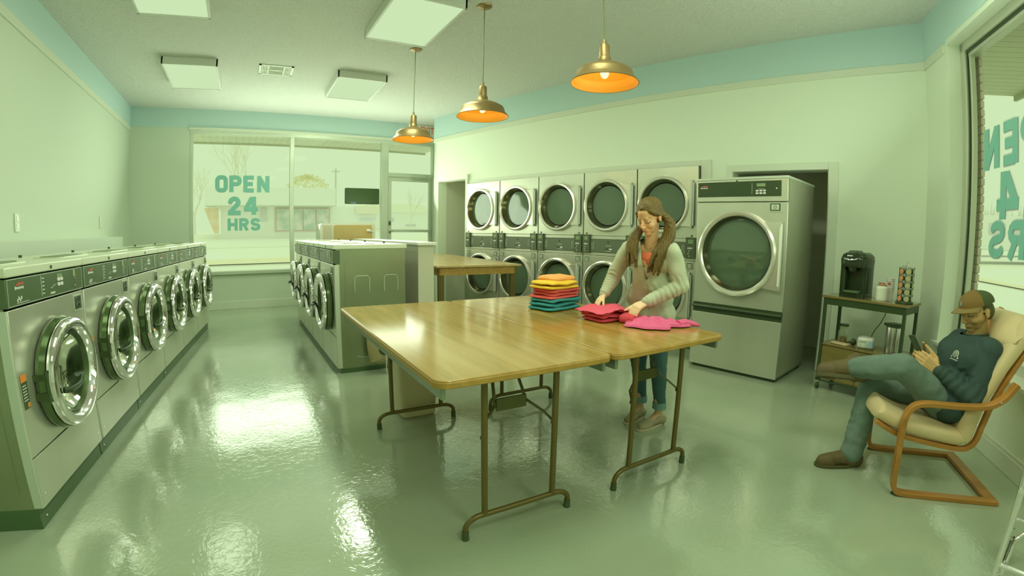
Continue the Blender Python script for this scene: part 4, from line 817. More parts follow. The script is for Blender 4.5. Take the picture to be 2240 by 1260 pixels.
# soffits over both windows
sof = MO('soffit_board', (172, 192, 138)); so = MO('soffit_groove', (150, 172, 118))
mb = MB(); mb.t = rw
for k in range(60): mb.mat(0).box(-1.0+k*.125, -1.0+k*.125+.117, .24, 1.46, 3.20, 3.24).mat(1).box(-1.0+k*.125+.117, -1.0+(k+1)*.125, .24, 1.46, 3.205, 3.24)
mb.mat(1).box(-1, 6.6, 1.44, 1.48, 3.14, 3.3); struct('soffit_front', mb, [sof, so], smooth=False)
mb = MB(); mb.t = bw
for k in range(56): mb.mat(0).box(-1+k*.125, -1+k*.125+.117, .2, 1.0, 3.20, 3.24).mat(1).box(-1+k*.125+.117, -1+(k+1)*.125, .2, 1.0, 3.205, 3.24)
mb.mat(1).box(-1, 6, .98, 1.0, 3.16, 3.3); struct('soffit_back', mb, [MO('soffit_light', (196, 214, 160)), MO('soffit_groove2', (178, 198, 146))], smooth=False)
# brick pier beside the right window
mb = MB(); mb.t = rw; rnd = random.Random(4)
for k in range(44):
    off = .0 if k % 2 else .03; mb.mat(0).box(.40-off, .60+rnd.uniform(-.005, .005), .25, .285, k*.0745+.006, (k+1)*.0745-.006)
mb.mat(1).box(.40, .585, .255, .28, 0, 3.25)
struct('wall_brick_pier', mb, [MO('tan_brick', (176, 186, 134), var=(8, .2, (168, 176, 124))), MO('mortar', (150, 168, 118))], bevel=.006)
# shop across the road
s = thing('shop_building', 'pale low building with wide shop windows across the road', 'building', (-3.3, 38, 1.0))
def P3(px, py, Y=38): q = onp(px, py, (0, Y, 0), (0, 1, 0)); return q.x+3.3, q.z-1.0
x1, z1 = P3(747, 415)
part('wall', MB().box(1.2, x1+2.8, .3, 8, -1.2, 2.4), MO('shop_wall', (200, 222, 170)), s, smooth=False)
part('fascia', MB().box(.15, x1-.6, -.9, 8, 2.4, 3.72), MO('shop_fascia', (204, 226, 176)), s, bevel=.03)
part('fascia_shadow_strip', MB().box(.15, x1-.6, -.88, .3, 2.36, 2.40), MO('shop_line', (176, 200, 150)), s)
xa, za = P3(604, 456); xb, zb = P3(721, 504)
wn = part('shop_window', MB().box(xa-.08, xb+.08, .2, .3, zb-.05, za+.05), MO('shop_frame', (176, 178, 136)), s)
mb = MB()
for k in range(4): mb.box(xa+(xb-xa)*k/4+.04, xa+(xb-xa)*(k+1)/4-.04, .15, .2, zb+.05, za-.03)
part('pane', mb, MO('shop_glass', (158, 186, 142), var=(1.6, .1, (184, 202, 160)), rough=.4), wn)
xa, za = P3(569, 455); xb, zb = P3(584, 484); wn = part('small_window', MB().box(xa, xb, .2, .3, zb, za), MO('shop_frame2', (176, 198, 156)), s); part('pane', MB().box(xa+.1, xb-.1, .17, .2, zb+.5, za-.1), MO('shop_glass2', (172, 196, 150)), wn)
xa, za = P3(455, 455); xb, zb = P3(478, 511); part('tan_post', MB().prism([(xa-.3, za), (xb, za), (xb, zb), (xa+.45, zb), (xa+.05, (za+zb)/2)], 'y', .0, .5), MO('tan_wall', (192, 188, 128), var=(2, .15, (200, 204, 148))), s)
xa, za = P3(779, 450); xb, zb = P3(832, 468); part('sign_board', MB().box(xa, xb, .1, .2, zb, za), MO('sign_tan', (196, 208, 156)), s); xa, za = P3(788, 478); xb, zb = P3(822, 481); part('sign_line', MB().box(xa, xb, .1, .2, zb, za), MO('sign_line', (170, 196, 164)), s)
# pole, bush, bare trees
twig = MO('pale_twig', (184, 204, 152))  # outdoor haze and glare put into this pale colour
t = thing('utility_pole', 'thin utility pole rising behind the shop roof', 'pole', (6.9, 40, 1.0)); part('pole', MB().cyl((0, 0, 0), (0, 0, 5.6), .07), MO('pole_grey', (170, 190, 140)), t); part('crossarm', MB().box(-.35, .35, -.04, .04, 5.34, 5.42), MO('pole_grey', (170, 190, 140)), t)
def tree(label, x, y, z0, h, seed, spread=.55, depth=5, group='bare trees beyond the road'):
    t = thing('bare_tree', label, 'tree', (x, y, z0), 0, group); rnd = random.Random(seed); mb = MB(); tr = MB()
    def grow(p, d, L, r, k):
        q = p+d*L; m_ = (p+q)/2+Vector((rnd.uniform(-1, 1), rnd.uniform(-1, 1), 0))*L*.06
        (tr if k == depth else mb).tube([p, m_, q], [r, r*.85, r*.65], 5, caps=False)
        if k == 0: return
        for _ in range(3 if k > 2 else 2):
            nd = (d+Vector((rnd.uniform(-1, 1), rnd.uniform(-1, 1), rnd.uniform(-.1, .7)))*spread).normalized(); grow(q, nd, L*rnd.uniform(.62, .82), r*.6, k-1)
    grow(Vector((0, 0, 0)), Vector((0, 0, 1)), h*.30, h*.014, depth)
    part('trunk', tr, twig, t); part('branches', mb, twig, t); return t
tree('tall bare tree behind the shop, above the OPEN lettering', -.6, 46, 1.2, 9.5, 3)
tree('bare tree behind the shop at the left edge of the far window', -4.6, 44, 1.2, 5.8, 5, .7)
tree('low bare tree left of the far shop building', -6.4, 40, 1.2, 4.5, 8, .8)
tree('bare tree seen through the glass door, left one', 11.8, 46, 1.3, 4.6, 11); tree('bare tree seen through the glass door, right one', 15.5, 46, 1.3, 4.6, 14)
t = thing('round_bush', 'round leafy bush showing above the shop roof', 'bush', (5.4, 47, 1.2)); rnd = random.Random(2); mb = MB()
for k in range(1500):
    a, b_ = rnd.uniform(0, 6.28), rnd.uniform(-.6, 1.5); r = rnd.uniform(.75, 1)*2.0; p_ = Vector((r*math.cos(a)*math.cos(b_)*1.15, r*math.sin(a)*math.cos(b_), 3.7+r*math.sin(b_))); q = Vector((rnd.uniform(-1, 1), rnd.uniform(-1, 1), rnd.uniform(-1, 1)))*.11; s_2 = q.cross(Vector((0, .3, 1)))*.7
    mb.add([p_-q, p_+s_2, p_+q, p_-s_2], [(0, 1, 2, 3)])
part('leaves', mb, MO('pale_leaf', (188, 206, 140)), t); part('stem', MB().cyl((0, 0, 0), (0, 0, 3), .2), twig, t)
t = thing('low_building', 'long low white building seen through the glass door', 'building', (17.5, 60, 1.7)); part('wall', MB().box(-5, 6, 0, 5, 0, 2.2), MO('far_white', (200, 222, 172)), t); part('roof', MB().prism([(-5.3, 2.2), (6.3, 2.2), (4, 3.3), (-3, 3.3)], 'y', -.3, 5.3), MO('far_roof', (194, 214, 160)), t); part('window_row', MB().box(-1.2, .4, -.05, 0, 1.0, 1.5).box(2, 3.4, -.05, 0, .4, .7), MO('far_glass', (170, 190, 154)), t)
t = thing('long_white_building', 'long white building with a row of windows beyond the right window', 'building', (46, 3.0, 1.6), R(-70)); part('wall', MB().box(-9, 9, 0, 6, 0, 2.6), MO('far_white', (200, 222, 172)), t)
mb = MB()
for k in range(9): mb.box(-8.2+k*1.9, -7.0+k*1.9, -.06, 0, 1.1, 2.0)
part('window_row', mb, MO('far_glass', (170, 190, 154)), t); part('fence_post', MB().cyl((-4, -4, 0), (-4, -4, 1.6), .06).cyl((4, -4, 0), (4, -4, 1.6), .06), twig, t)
mb = MB(); rnd = random.Random(9)
for k in range(900):
    p_ = Vector((rnd.uniform(-22, 22), rnd.uniform(0, 6), 0)); h = rnd.uniform(2.2, 5.2); mb.add([p_+Vector((-.5, 0, 0)), p_+Vector((.5, 0, 0)), p_+Vector((rnd.uniform(-.2, .2), 0, h))], [(0, 1, 2)])
o = part('hedge_thicket', mb, MO('thicket', (194, 216, 166)), None); o.location = (62, 6, 1.7); o.rotation_euler.z = R(-75); tag(o, 'pale thicket of bare trees on the skyline beyond the right window', 'thicket', kind='stuff')
# ================================================================ people: one continuous remeshed body each, clothes and hair as parts
def caps_mb(caps):
    """caps: ('c', p, q, r0, r1[, flat, axis]) tapered capsule; ('b', centre, (rx, ry, rz)[, matrix]) ellipsoid"""
    mb = MB()
    for c in caps:
        if c[0] == 'c':
            p, q, r0, r1 = Vector(c[1]), Vector(c[2]), c[3], c[4]; d = (q-p); L = d.length; d.normalize()
            rows = [(-r0*math.cos(a), r0*math.sin(a)) for a in [R(5+17*k) for k in range(6)]]+[(L+r1*math.sin(a), r1*math.cos(a)) for a in [R(17*k) for k in range(6)]]
            a0 = Vector((0, 0, 1)) if abs(d.z) < .9 else Vector((1, 0, 0)); x = d.cross(a0).normalized(); y = d.cross(x)
            if len(c) > 5:                                  # c[5] = squash factor along direction c[6]
                y = Vector(c[6]); y = (y-d*y.dot(d)).normalized(); x = y.cross(d); fl = c[5]
            else: fl = 1.0
            mb.rings([[p+d*h+(x*math.cos(2*math.pi*k/16)+y*math.sin(2*math.pi*k/16)*fl)*r for k in range(16)] for h, r in rows])
        else:
            ctr = Vector(c[1]); rx, ry, rz = c[2]; m_ = c[3] if len(c) > 3 else Matrix.Identity(3); rs = []
            for i in range(11):
                a = R(-88+17.6*i); rs.append([ctr+m_ @ Vector((rx*math.cos(a)*math.cos(2*math.pi*k/18), ry*math.cos(a)*math.sin(2*math.pi*k/18), rz*math.sin(a))) for k in range(18)])
            mb.rings(rs)
    return mb
def fused(name, caps, vox, it, mats, parent, cut=None, warp=None, paint=None, label=None, origin=(0, 0, 0)):
    mb = caps_mb(caps); me = bpy.data.meshes.new('tmp'); me.from_pydata(mb.v, [], mb.f); bm = bmesh.new(); bm.from_mesh(me); bmesh.ops.recalc_face_normals(bm, faces=bm.faces[:]); bm.to_mesh(me); bm.free()
    o = bpy.data.objects.new('tmp', me); col.objects.link(o)
    r = o.modifiers.new('r', 'REMESH'); r.mode = 'VOXEL'; r.voxel_size = vox
    if it: s_ = o.modifiers.new('s', 'SMOOTH'); s_.factor = .5; s_.iterations = it
    dg = bpy.context.evaluated_depsgraph_get(); m2 = bpy.data.meshes.new_from_object(o.evaluated_get(dg)); bpy.data.objects.remove(o)
    if cut:
        bm = bmesh.new(); bm.from_mesh(m2); bmesh.ops.delete(bm, geom=[v for v in bm.verts if cut(v.co)], context='VERTS')
        for _ in range(8):                                  # even out the cut edge
            nb_ = {v: [e.other_vert(v).co.copy() for e in v.link_edges if e.is_boundary] for v in bm.verts if v.is_boundary}
            for v, q in nb_.items():
                if len(q) == 2: v.co = v.co*.4+(q[0]+q[1])*.3
        bm.to_mesh(m2); bm.free()
    if warp:
        nr = [v.normal.copy() for v in m2.vertices]
        for v, n_ in zip(m2.vertices, nr): v.co = warp(v.co.copy(), n_)
    if paint:
        ca = m2.color_attributes.new('Col', 'FLOAT_COLOR', 'POINT')
        for i, v in enumerate(m2.vertices): ca.data[i].color = (*paint(v.co), 1)
    org = Vector(origin)
    for v in m2.vertices: v.co -= org
    m2.materials.clear()
    for m in (mats if isinstance(mats, list) else [mats]): m2.materials.append(m)
    m2.shade_smooth(); m2.name = name
    ob = bpy.data.objects.new(name, m2); col.objects.link(ob); ob.parent = parent
    if label: ob['label'] = label
    return ob
def painted(name, rough, bump=None, spec=.4):
    m = M(name, (128, 128, 128), rough, bump=bump, spec=spec); nt = m.node_tree; a = nt.nodes.new('ShaderNodeAttribute'); a.attribute_name = 'Col'; nt.links.new(a.outputs['Color'], nt.nodes['Principled BSDF'].inputs['Base Color']); return m
def pc_(rgb): return tuple(max(.002, min(.95, lin(v)/q)) for v, q in zip(rgb, KE))
def mixc(a, b, t): t = max(0, min(1, t)); return tuple(x+(y-x)*t for x, y in zip(a, b))
def basis(fwd, up):
    f = Vector(fwd).normalized(); u = Vector(up); u = (u-f*u.dot(f)).normalized(); r = f.cross(u); return Matrix((r, f, u)).transposed()   # columns: right, forward, up
def head_caps(H, B, s=1.0, male=False):
    def P(x, y, z): return H+B @ (Vector((x, y, z))*s)
    def E(x, y, z, a, b, c): return ('b', P(x, y, z), (a*s, b*s, c*s), B)
    k = 1.06 if male else 1.0
    L = [E(0, -.012, .035, .074, .094, .083), E(0, .022, -.015, .060*k, .062, .080), E(0, .030, -.062, .047*k, .045, .040), E(0, .052, -.090, .026*k, .028, .022), E(0, .066, -.092, .015*k, .014, .014),
         E(.033, .050, -.032, .027, .027, .028), E(-.033, .050, -.032, .027, .027, .028), ('c', P(0, .079, .012), P(0, .103, -.030), .0075*s, .0105*s), E(0, .100, -.034, .0115, .012, .010), E(.0105, .092, -.038, .0075, .010, .007), E(-.0105, .092, -.038, .0075, .010, .007),
         ('c', P(-.030, .070, .017), P(.030, .070, .017), .013*s, .013*s), E(0, .068, -.062, .027, .018, .018), E(0, .0835, -.0585, .017, .007, .0045), E(0, .083, -.0675, .015, .0075, .0055),
         E(.029, .068, -.003, .0145, .013, .0115), E(-.029, .068, -.003, .0145, .013, .0115)]
    for sx in (1, -1): L += [E(sx*.077, -.010, -.008, .007, .017, .028), E(sx*.081, -.016, .006, .006, .012, .015)]
    return L, P
def hand_caps(W, K, T, side_v, curl, s=1.0, spread=1.0, thumb=None):
    """W wrist, K knuckle centre, T direction the fingers go after the knuckles, side_v from little finger to index finger, curl: direction fingers bend towards"""
    W, K = Vector(W), Vector(K); sv = Vector(side_v).normalized(); T = Vector(T).normalized(); c_ = Vector(curl).normalized(); L = []
    d = (K-W)
    for k in (-1.25, -.42, .42, 1.25): L.append(('c', W+sv*(k*.012*s)+d*.15, K+sv*(k*.0185*s), .0145*s, .0115*s))
    L.append(('c', W-d*.35, W+d*.25, .024*s, .022*s, .78, c_))
    for k, ln in ((1.4, .070), (.47, .079), (-.47, .073), (-1.4, .057)):
        p0 = K+sv*(k*.0195*s*spread); a = T; pts = [p0]
        for j, fr in enumerate((.42, .32, .26)):
            dd = (a*math.cos(R(22+26*j))+c_*math.sin(R(22+26*j))).normalized(); pts.append(pts[-1]+dd*ln*fr*s)
        rr = (.0092*s, .0086*s, .0078*s, .0066*s)
        for j in range(3): L.append(('c', pts[j], pts[j+1], rr[j], rr[j+1]))
    tb = W+d*.35+sv*.020*s; t1 = tb+(sv*.75+d.normalized()*.55+c_*.30).normalized()*.034*s
    te = Vector(thumb) if thumb is not None else t1+(d.normalized()*.9+c_*.35+sv*.1).normalized()*.030*s
    t2 = t1+(te-t1)*.55; L += [('c', W+d*.2+sv*.008*s, tb, .016*s, .0125*s), ('c', tb, t1, .0125*s, .0105*s), ('c', t1, t2, .0102*s, .0092*s), ('c', t2, te, .0092*s, .0075*s)]
    return L
from mathutils.bvhtree import BVHTree
def drape(o, mb, org, pf, lift=.0025):                     # lay flat marks onto the cloth
    me = o.data; bv = BVHTree.FromPolygons([v.co for v in me.vertices], [p.vertices for p in me.polygons]); out = []
    for v in mb.v:
        h = bv.ray_cast(Vector(v)-org+pf*.3, -pf, 1.0); out.append(tuple((h[0] if h[0] else Vector(v)-org)+pf*lift))
    mb.v = out; return mb
def ribbon(pts, wd, side):
    P = sm([tuple(p) for p in pts], 5); s_ = Vector(side)*wd/2; mb = MB(); mb.add([q for p in P for q in (p-s_, p+s_)], [(2*i, 2*i+1, 2*i+3, 2*i+2) for i in range(len(P)-1)]); return mb
SKIN = painted('skin', .5)
# ---------------------------------------------------------------- the woman at the table
WO = Vector((2.52, 2.30, 0)); t = thing('person', 'woman in a light grey hooded jacket and blue jeans folding clothes at the table', 'person', WO)
wsk = pc_((192, 164, 98)); wskh = pc_((206, 190, 126))
Hc = Vector((2.322, 2.165, 1.500)); HB = basis((-.93, -.16, -.46), (-.22, -.05, 1))
hc, HP = head_caps(Hc, HB, .97)
nb = Vector((2.375, 2.19, 1.335)); pel = Vector((2.50, 2.29, .90)); chest = Vector((2.40, 2.21, 1.20))
shR, elR, wrR, shL, elL, wrL = map(Vector, ((2.335, 2.365, 1.285), (2.315, 2.485, 1.085), (2.225, 2.475, .965), (2.405, 2.03, 1.285), (2.455, 1.985, 1.065), (2.265, 2.105, .958)))
haR, haL = Vector((2.165, 2.462, .925)), Vector((2.20, 2.130, .922))
body = hc+[('c', nb+Vector((0, 0, -.03)), Hc+HB @ Vector((0, -.02, -.06)), .046, .043), ('c', chest, nb, .085, .045), ('c', shR+Vector((.01, -.05, 0)), shL+Vector((.0, .05, 0)), .045, .045), ('c', chest+Vector((.01, .07, .0)), chest+Vector((.01, -.07, 0)), .085, .085),
     ('c', chest, pel+Vector((0, 0, .08)), .095, .09), ('c', pel+Vector((0, .07, -.01)), pel+Vector((0, -.07, -.01)), .09, .09), ('c', shR, elR, .038, .033), ('c', elR, wrR, .033, .022), ('c', shL, elL, .038, .033), ('c', elL, wrL, .033, .022)]
kR, aR, kL, aL = map(Vector, ((2.50, 2.375, .49), (2.575, 2.395, .09), (2.525, 2.20, .49), (2.585, 2.212, .09)))
for k, a, sy in ((kR, aR, 1), (kL, aL, -1)): body += [('c', pel+Vector((0, sy*.08, -.04)), k, .075, .048), ('c', k, a, .048, .028), ('c', a, a+Vector((-.11, -.005*sy, -.055)), .030, .022)]
body += hand_caps(wrR, haR, (-.75, -.35, -.45), (-.25, -.92, .1), (-.1, .1, -1), .95, thumb=(2.150, 2.395, .900))
body += hand_caps(wrL, haL, (-.62, .20, -.62), (-.20, .90, .25), (-.1, .1, -1), .95, thumb=(2.150, 2.185, .898))
FI = HB.inverted()
def wpaint(co):
    c = wsk; q = FI @ (co-Hc)/.97
    if co.z < 1.1: return wskh if co.z > .8 else pc_((180, 158, 104))
    if q.z > -.13:
        c = mixc(c, pc_((206, 176, 108)), .5*math.exp(-((abs(q.x)-.035)**2+(q.z+.03)**2)/.0006))
        if q.y > .05:
            l = (q.x/.019)**2+((q.z+.063)/.0075)**2; c = mixc(c, pc_((178, 118, 82)), 1.2-l if l < 1.2 else 0)
            if abs(q.z+.063) < .0013 and abs(q.x) < .018: c = pc_((120, 84, 52))
            for sx in (-1, 1):
                ex = q.x-sx*.030; ez = q.z-.0; br = .0235-ex*ex*9+.0*sx
                if abs(ex) < .019 and abs(q.z-(.024-ex*ex*12)) < .0030: c = mixc(c, pc_((96, 84, 34)), .75)
                lz = -.0095+ex*ex*14
                if abs(ex) < .0155 and abs(q.z-lz) < .0026: c = pc_((60, 62, 26))
                elif abs(ex) < .017 and lz < q.z < .008: c = mixc(c, pc_((170, 142, 84)), .6)
    return c
b_ = fused('body', body, .0045, 2, SKIN, t, paint=wpaint, origin=WO)
# clothes
grey = M('grey_fleece', (170, 188, 136), .9, bump=(160, .35, .003), var=(9, .35, (150, 170, 118)), spec=.2)
def vneck(co):                                             # the open front of the jacket
    p = co-Vector((2.40, 2.20, 0)); fw = Vector((-.9, -.42, 0)).normalized(); rt = Vector((-.42, .9, 0)).normalized(); f = p.dot(fw); r_ = p.dot(rt)
    return f > .02 and 1.09 < co.z < 1.42 and abs(r_) < .002+(co.z-1.09)*.24
def wrk(scale, amp, dirv, zlo=None):
    dv = Vector(dirv)
    def f(co, n_):
        s1 = noise.noise(co*scale); s2 = noise.noise(co*scale*2.7+Vector((7, 1, 3)))
        return co+n_*amp*(s1*.9+s2*.5)
    return f
def wjacket(co, n_):
    a = noise.noise(co*11)*.008+noise.noise(Vector((co.x*26, co.y*26, co.z*12)))*.005
    for e_, w_ in ((elR, wrR), (elL, wrL)):
        d = (w_-e_); tt = (co-e_).dot(d)/d.length_squared; dist = (co-(e_+d*max(-.3, min(1.1, tt)))).length
        if dist < .09 and -.5 < tt < .95: a += .0035*math.sin(tt*46+noise.noise(co*14)*3)*(1-abs(tt-.3)*.8)
    return co+n_*a
sl = .047
jk = [('c', shR+Vector((.01, -.04, .01)), shL+Vector((.0, .04, .01)), .062, .062), ('c', chest+Vector((.01, .075, .03)), chest+Vector((.01, -.075, .03)), .105, .105), ('c', chest+Vector((.03, .05, -.13)), chest+Vector((.03, -.05, -.13)), .108, .108), ('c', pel+Vector((-.02, .085, .05)), pel+Vector((-.02, -.085, .05)), .106, .110), ('c', pel+Vector((-.005, .09, -.06)), pel+Vector((-.005, -.09, -.06)), .114, .118),
      ('c', chest, pel+Vector((0, 0, .02)), .125, .13), ('c', shR, elR, .056, .052), ('c', elR, elR+(wrR-elR)*.86, .053, .038), ('c', shL, elL, .058, .055), ('c', elL, elL+(wrL-elL)*.86, .055, .040), ('c', elR+(wrR-elR)*.80, wrR, .036, .033), ('c', elL+(wrL-elL)*.80, wrL, .037, .034), ('c', chest+Vector((.02, 0, .06)), nb+Vector((.02, 0, -.02)), .095, .07)]
j = fused('jacket', jk, .007, 4, grey, t, cut=vneck, warp=wjacket, origin=WO, label='light grey zip-up hooded jacket')
hood = [('c', nb+Vector((-.02, .085, -.03)), nb+Vector((.065, .06, .005)), .028, .045), ('c', nb+Vector((.065, .06, .005)), nb+Vector((.085, -.06, .0)), .045, .048), ('c', nb+Vector((.085, -.06, .0)), nb+Vector((-.005, -.105, -.025)), .048, .030), ('c', nb+Vector((.09, .03, -.05)), nb+Vector((.10, -.03, -.06)), .045, .05)]
fused('hood', hood, .007, 3, grey, j, warp=wrk(14, .006, (0, 0, 1)), origin=WO)
for w_, e_ in ((wrR, elR), (wrL, elL)):
    d = (w_-e_).normalized(); mb = MB().tube([w_-d*.050-WO, w_-d*.045-WO, w_-d*.005-WO, w_-WO], [.036, .039, .037, .031], 20); part('cuff', mb, M('grey_rib', (162, 180, 130), .9, bump=(220, .5, .003)), j)
vf = Vector((-.9, -.42, 0)).normalized(); vr = Vector((-.42, .9, 0)).normalized()
cn = Vector((2.40, 2.20, 0))-WO
zm = M('zip_grey', (150, 168, 118), .5)
for s2 in (-1, 1): part('zipper', drape(j, ribbon([WO+cn+vr*s2*(.014+(z-1.09)*.25)+Vector((0, 0, z)) for z in (1.085, 1.16, 1.24, 1.31)], .007, vr), WO, vf), zm, j, smooth=False)
part('zipper', drape(j, ribbon([WO+cn+vr*.004*math.sin(z*30)+Vector((0, 0, z)) for z in (1.085, 1.02, .95, .88)], .008, vr), WO, vf), zm, j, smooth=False)
tank = [('c', chest+Vector((-.004, .035, .03)), chest+Vector((-.004, -.055, .03)), .088, .088), ('c', chest+Vector((.012, 0, .02)), chest+Vector((.03, 0, -.2)), .085, .085)]
fused('undershirt', tank, .007, 3, M('orange_knit', (206, 116, 66), .8, bump=(80, .3)), t, cut=lambda c_: c_.z > 1.272 or c_.z < 1.185, origin=WO, label='orange undershirt in the jacket opening')
lace = [('c', chest+Vector((.0, .02, -.05)), chest+Vector((.0, -.03, -.05)), .090, .090)]
fused('lace_trim', lace, .007, 3, M('cream_lace', (176, 176, 118), .8, bump=(120, .8)), t, cut=lambda c_: c_.z > 1.190, origin=WO)
part('necklace', MB().tube([cn+vr*.05+vf*.045+Vector((0, 0, 1.335)), cn+vr*.03+vf*.072+Vector((0, 0, 1.305)), cn+vf*.085+Vector((0, 0, 1.29)), cn-vr*.03+vf*.072+Vector((0, 0, 1.305)), cn-vr*.05+vf*.045+Vector((0, 0, 1.335))], .0015, 6), brass, t)
fused('teal_shirt_hem', [('c', pel+Vector((.02, -.10, -.06)), pel+Vector((.03, -.13, -.13)), .05, .035), ('c', pel+Vector((0, .08, -.08)), pel+Vector((0, -.08, -.08)), .115, .118)], .008, 3, cloth('cloth_teal2', (70, 150, 136), (56, 130, 118)), t, origin=WO, label='teal shirt hem showing below the jacket')
denim = M('dark_denim', (58, 92, 78), .85, bump=(180, .35, .003), var=(7, .3, (76, 112, 94)), spec=.2); cuffm = M('denim_cuff', (104, 146, 118), .85, bump=(180, .35, .003))
jn = [('c', pel+Vector((0, .06, -.0)), pel+Vector((0, -.06, 0)), .108, .108)]
for k, a, sy in ((kR, aR, 1), (kL, aL, -1)): jn += [('c', pel+Vector((0, sy*.075, -.04)), k, .092, .062), ('c', k, a+Vector((.0, 0, .09)), .060, .044)]
jo = fused('jeans', jn, .007, 3, denim, t, warp=wrk(13, .005, (0, 0, 1)), origin=WO, label='dark blue jeans with turned-up cuffs')
for a in (aR, aL): part('turned_cuff', MB().lathe([(.040, .125), (.050, .122), (.051, .075), (.042, .072)], 24, a+Vector((.0, 0, -.03))-WO), cuffm, jo)
tan_s = M('taupe_suede', (150, 152, 102), .8, bump=(120, .3), var=(10, .3, (136, 140, 92))); sole = M('pale_sole', (176, 178, 124), .6)
def shoe(a, toe, mat_, nm, par, org, ln=1.0, tall=0, solem=sole, w=1.0):
    a = Vector(a); toe = Vector(toe); d = toe-a; d.z = 0; L = d.length; d.normalize(); heel = a-d*.045; s_ = Vector((-d.y, d.x, 0))
    o = fused(nm, [('c', heel+Vector((0, 0, .035)), a+d*.02+Vector((0, 0, .055)), .034*w, .040*w), ('c', a+Vector((0, 0, .05)), a+d*(L-.07)+Vector((0, 0, .034)), .040*w, .030*w, .85, (0, 0, 1)), ('c', a+d*(L-.10)+s_*.012+Vector((0, 0, .030)), a+d*(L-.035)+s_*.008+Vector((0, 0, .026)), .030*w, .026*w), ('c', a+d*(L-.10)-s_*.012+Vector((0, 0, .030)), a+d*(L-.045)-s_*.012+Vector((0, 0, .026)), .030*w, .024*w)]+([('c', a+Vector((0, 0, .05)), a+Vector((0, 0, .05+tall)), .046*w, .042*w)] if tall else []), .005, 2, mat_, par, origin=org)
    pr = []
    for k in range(28):
        q = k/28*2*math.pi; c_, s2 = math.cos(q), math.sin(q); x = (abs(c_)**.8)*(1 if c_ > 0 else -1)*(L+.05)/2*.99; wd = (.040+.006*c_)*w*(abs(s2)**.9)*(1 if s2 > 0 else -1); pr.append((x, wd))
    ctr = (heel+toe)/2; ctr.z = 0; mb = MB(); mb.t = Matrix.Translation(ctr-Vector(org)) @ Matrix.Rotation(math.atan2(d.y, d.x), 4, 'Z'); mb.prism(pr, 'z', .0, .016); part('sole', mb, solem, o, bevel=.003); return o
for a, toe in ((aR, (2.385, 2.352, 0)), (aL, (2.372, 2.212, 0))):
    o = shoe((a.x, a.y, 0), toe, tan_s, 'loafer', t, WO); part('vamp_seam', MB().tube([Vector((a.x-.075, a.y+.028, .062))-WO, Vector((a.x-.11, a.y, .066))-WO, Vector((a.x-.075, a.y-.028, .062))-WO], .003, 6), sole, o)
# hair: a fitted cap with combed locks, tied low at the side
hairm = M('brown_hair', (68, 64, 24), .45, var=(170, .22, (106, 92, 36), (1, 1, .05)), spec=.3)
def HW(x, y, z): return HP(x, y, z)
cap_ = [('b', HW(0, -.026, .050), (.084, .096, .079), HB), ('b', HW(.0, -.055, .01), (.078, .066, .078), HB), ('c', HW(.0, .052, .083), HW(-.060, .034, .050), .017, .018), ('c', HW(-.060, .034, .050), HW(-.073, -.015, .016), .018, .017), ('c', HW(-.073, -.015, .016), HW(-.070, -.065, -.005), .017, .018), ('c', HW(.0, .052, .083), HW(.060, .036, .045), .017, .017), ('c', HW(.060, .036, .045), HW(.073, .0, -.0), .017, .018), ('c', HW(.073, .0, -.0), HW(.066, -.03, -.05), .018, .02)]
rnd = random.Random(5)
tie = HW(-.068, -.070, -.012)
def lock(pts, r): 
    P = sm([tuple(p) for p in pts], 4); n = len(P)
    return [('c', P[i], P[i+1], r*(1-.55*(i/n)**2), r*(1-.55*((i+1)/n)**2)) for i in range(n-1)]
cap_ += [('b', tie, (.022, .022, .022))]
def paint_hair(co): return (1, 1, 1)
for k in range(14):                                        # left bundle falling over the shoulder towards the chest
    dx = Vector((rnd.uniform(-.018, .018), rnd.uniform(-.026, .026), rnd.uniform(-.01, .01)))
    cap_ += lock([tie+dx*.2, tie+dx*.8+Vector((.020, -.045, -.06)), tie+dx*1.3+Vector((.0, -.05, -.15)), tie+dx*1.5+Vector((-.055, -.035, -.24)), tie+dx*1.6+Vector((-.085, -.01, -.31-rnd.uniform(0, .07)))], .0195)
s3 = HW(.060, -.03, -.045)
for k in range(9):                                         # right bundle in front of the far shoulder
    dx = Vector((rnd.uniform(-.014, .014), rnd.uniform(-.022, .022), 0))
    cap_ += lock([s3+dx*.3+Vector((.02, 0, .02)), s3+dx+Vector((-.03, .035, -.07)), s3+dx*1.3+Vector((-.065, .045, -.13)), s3+dx*1.5+Vector((-.09, .035, -.20)), s3+dx*1.6+Vector((-.10, .018, -.25-rnd.uniform(0, .05)))], .0165)
def hair_cut(co):
    q = FI @ (co-Hc)/.97
    return False
def hair_warp(co, n_):
    q = FI @ (co-Hc)/.97; ang = math.atan2(q.z-.0, q.x*1.0)
    if q.z > -.08: return co+n_*.0014*math.sin(ang*44+noise.noise(co*14)*3)
    return co+n_*.0016*math.sin((co.x*.7-co.y)*420+co.z*30+noise.noise(co*Vector((1, 1, .3))*12 if False else Vector((co.x*12, co.y*12, co.z*4)))*7)
hr = fused('hair', cap_, .0045, 6, hairm, t, cut=hair_cut, warp=hair_warp, origin=WO, label='long brown hair tied low at the side'); part('hair_tie', MB().ball(tie+Vector((.0, -.006, -.012))-WO, .021, .021, .009), black, hr)
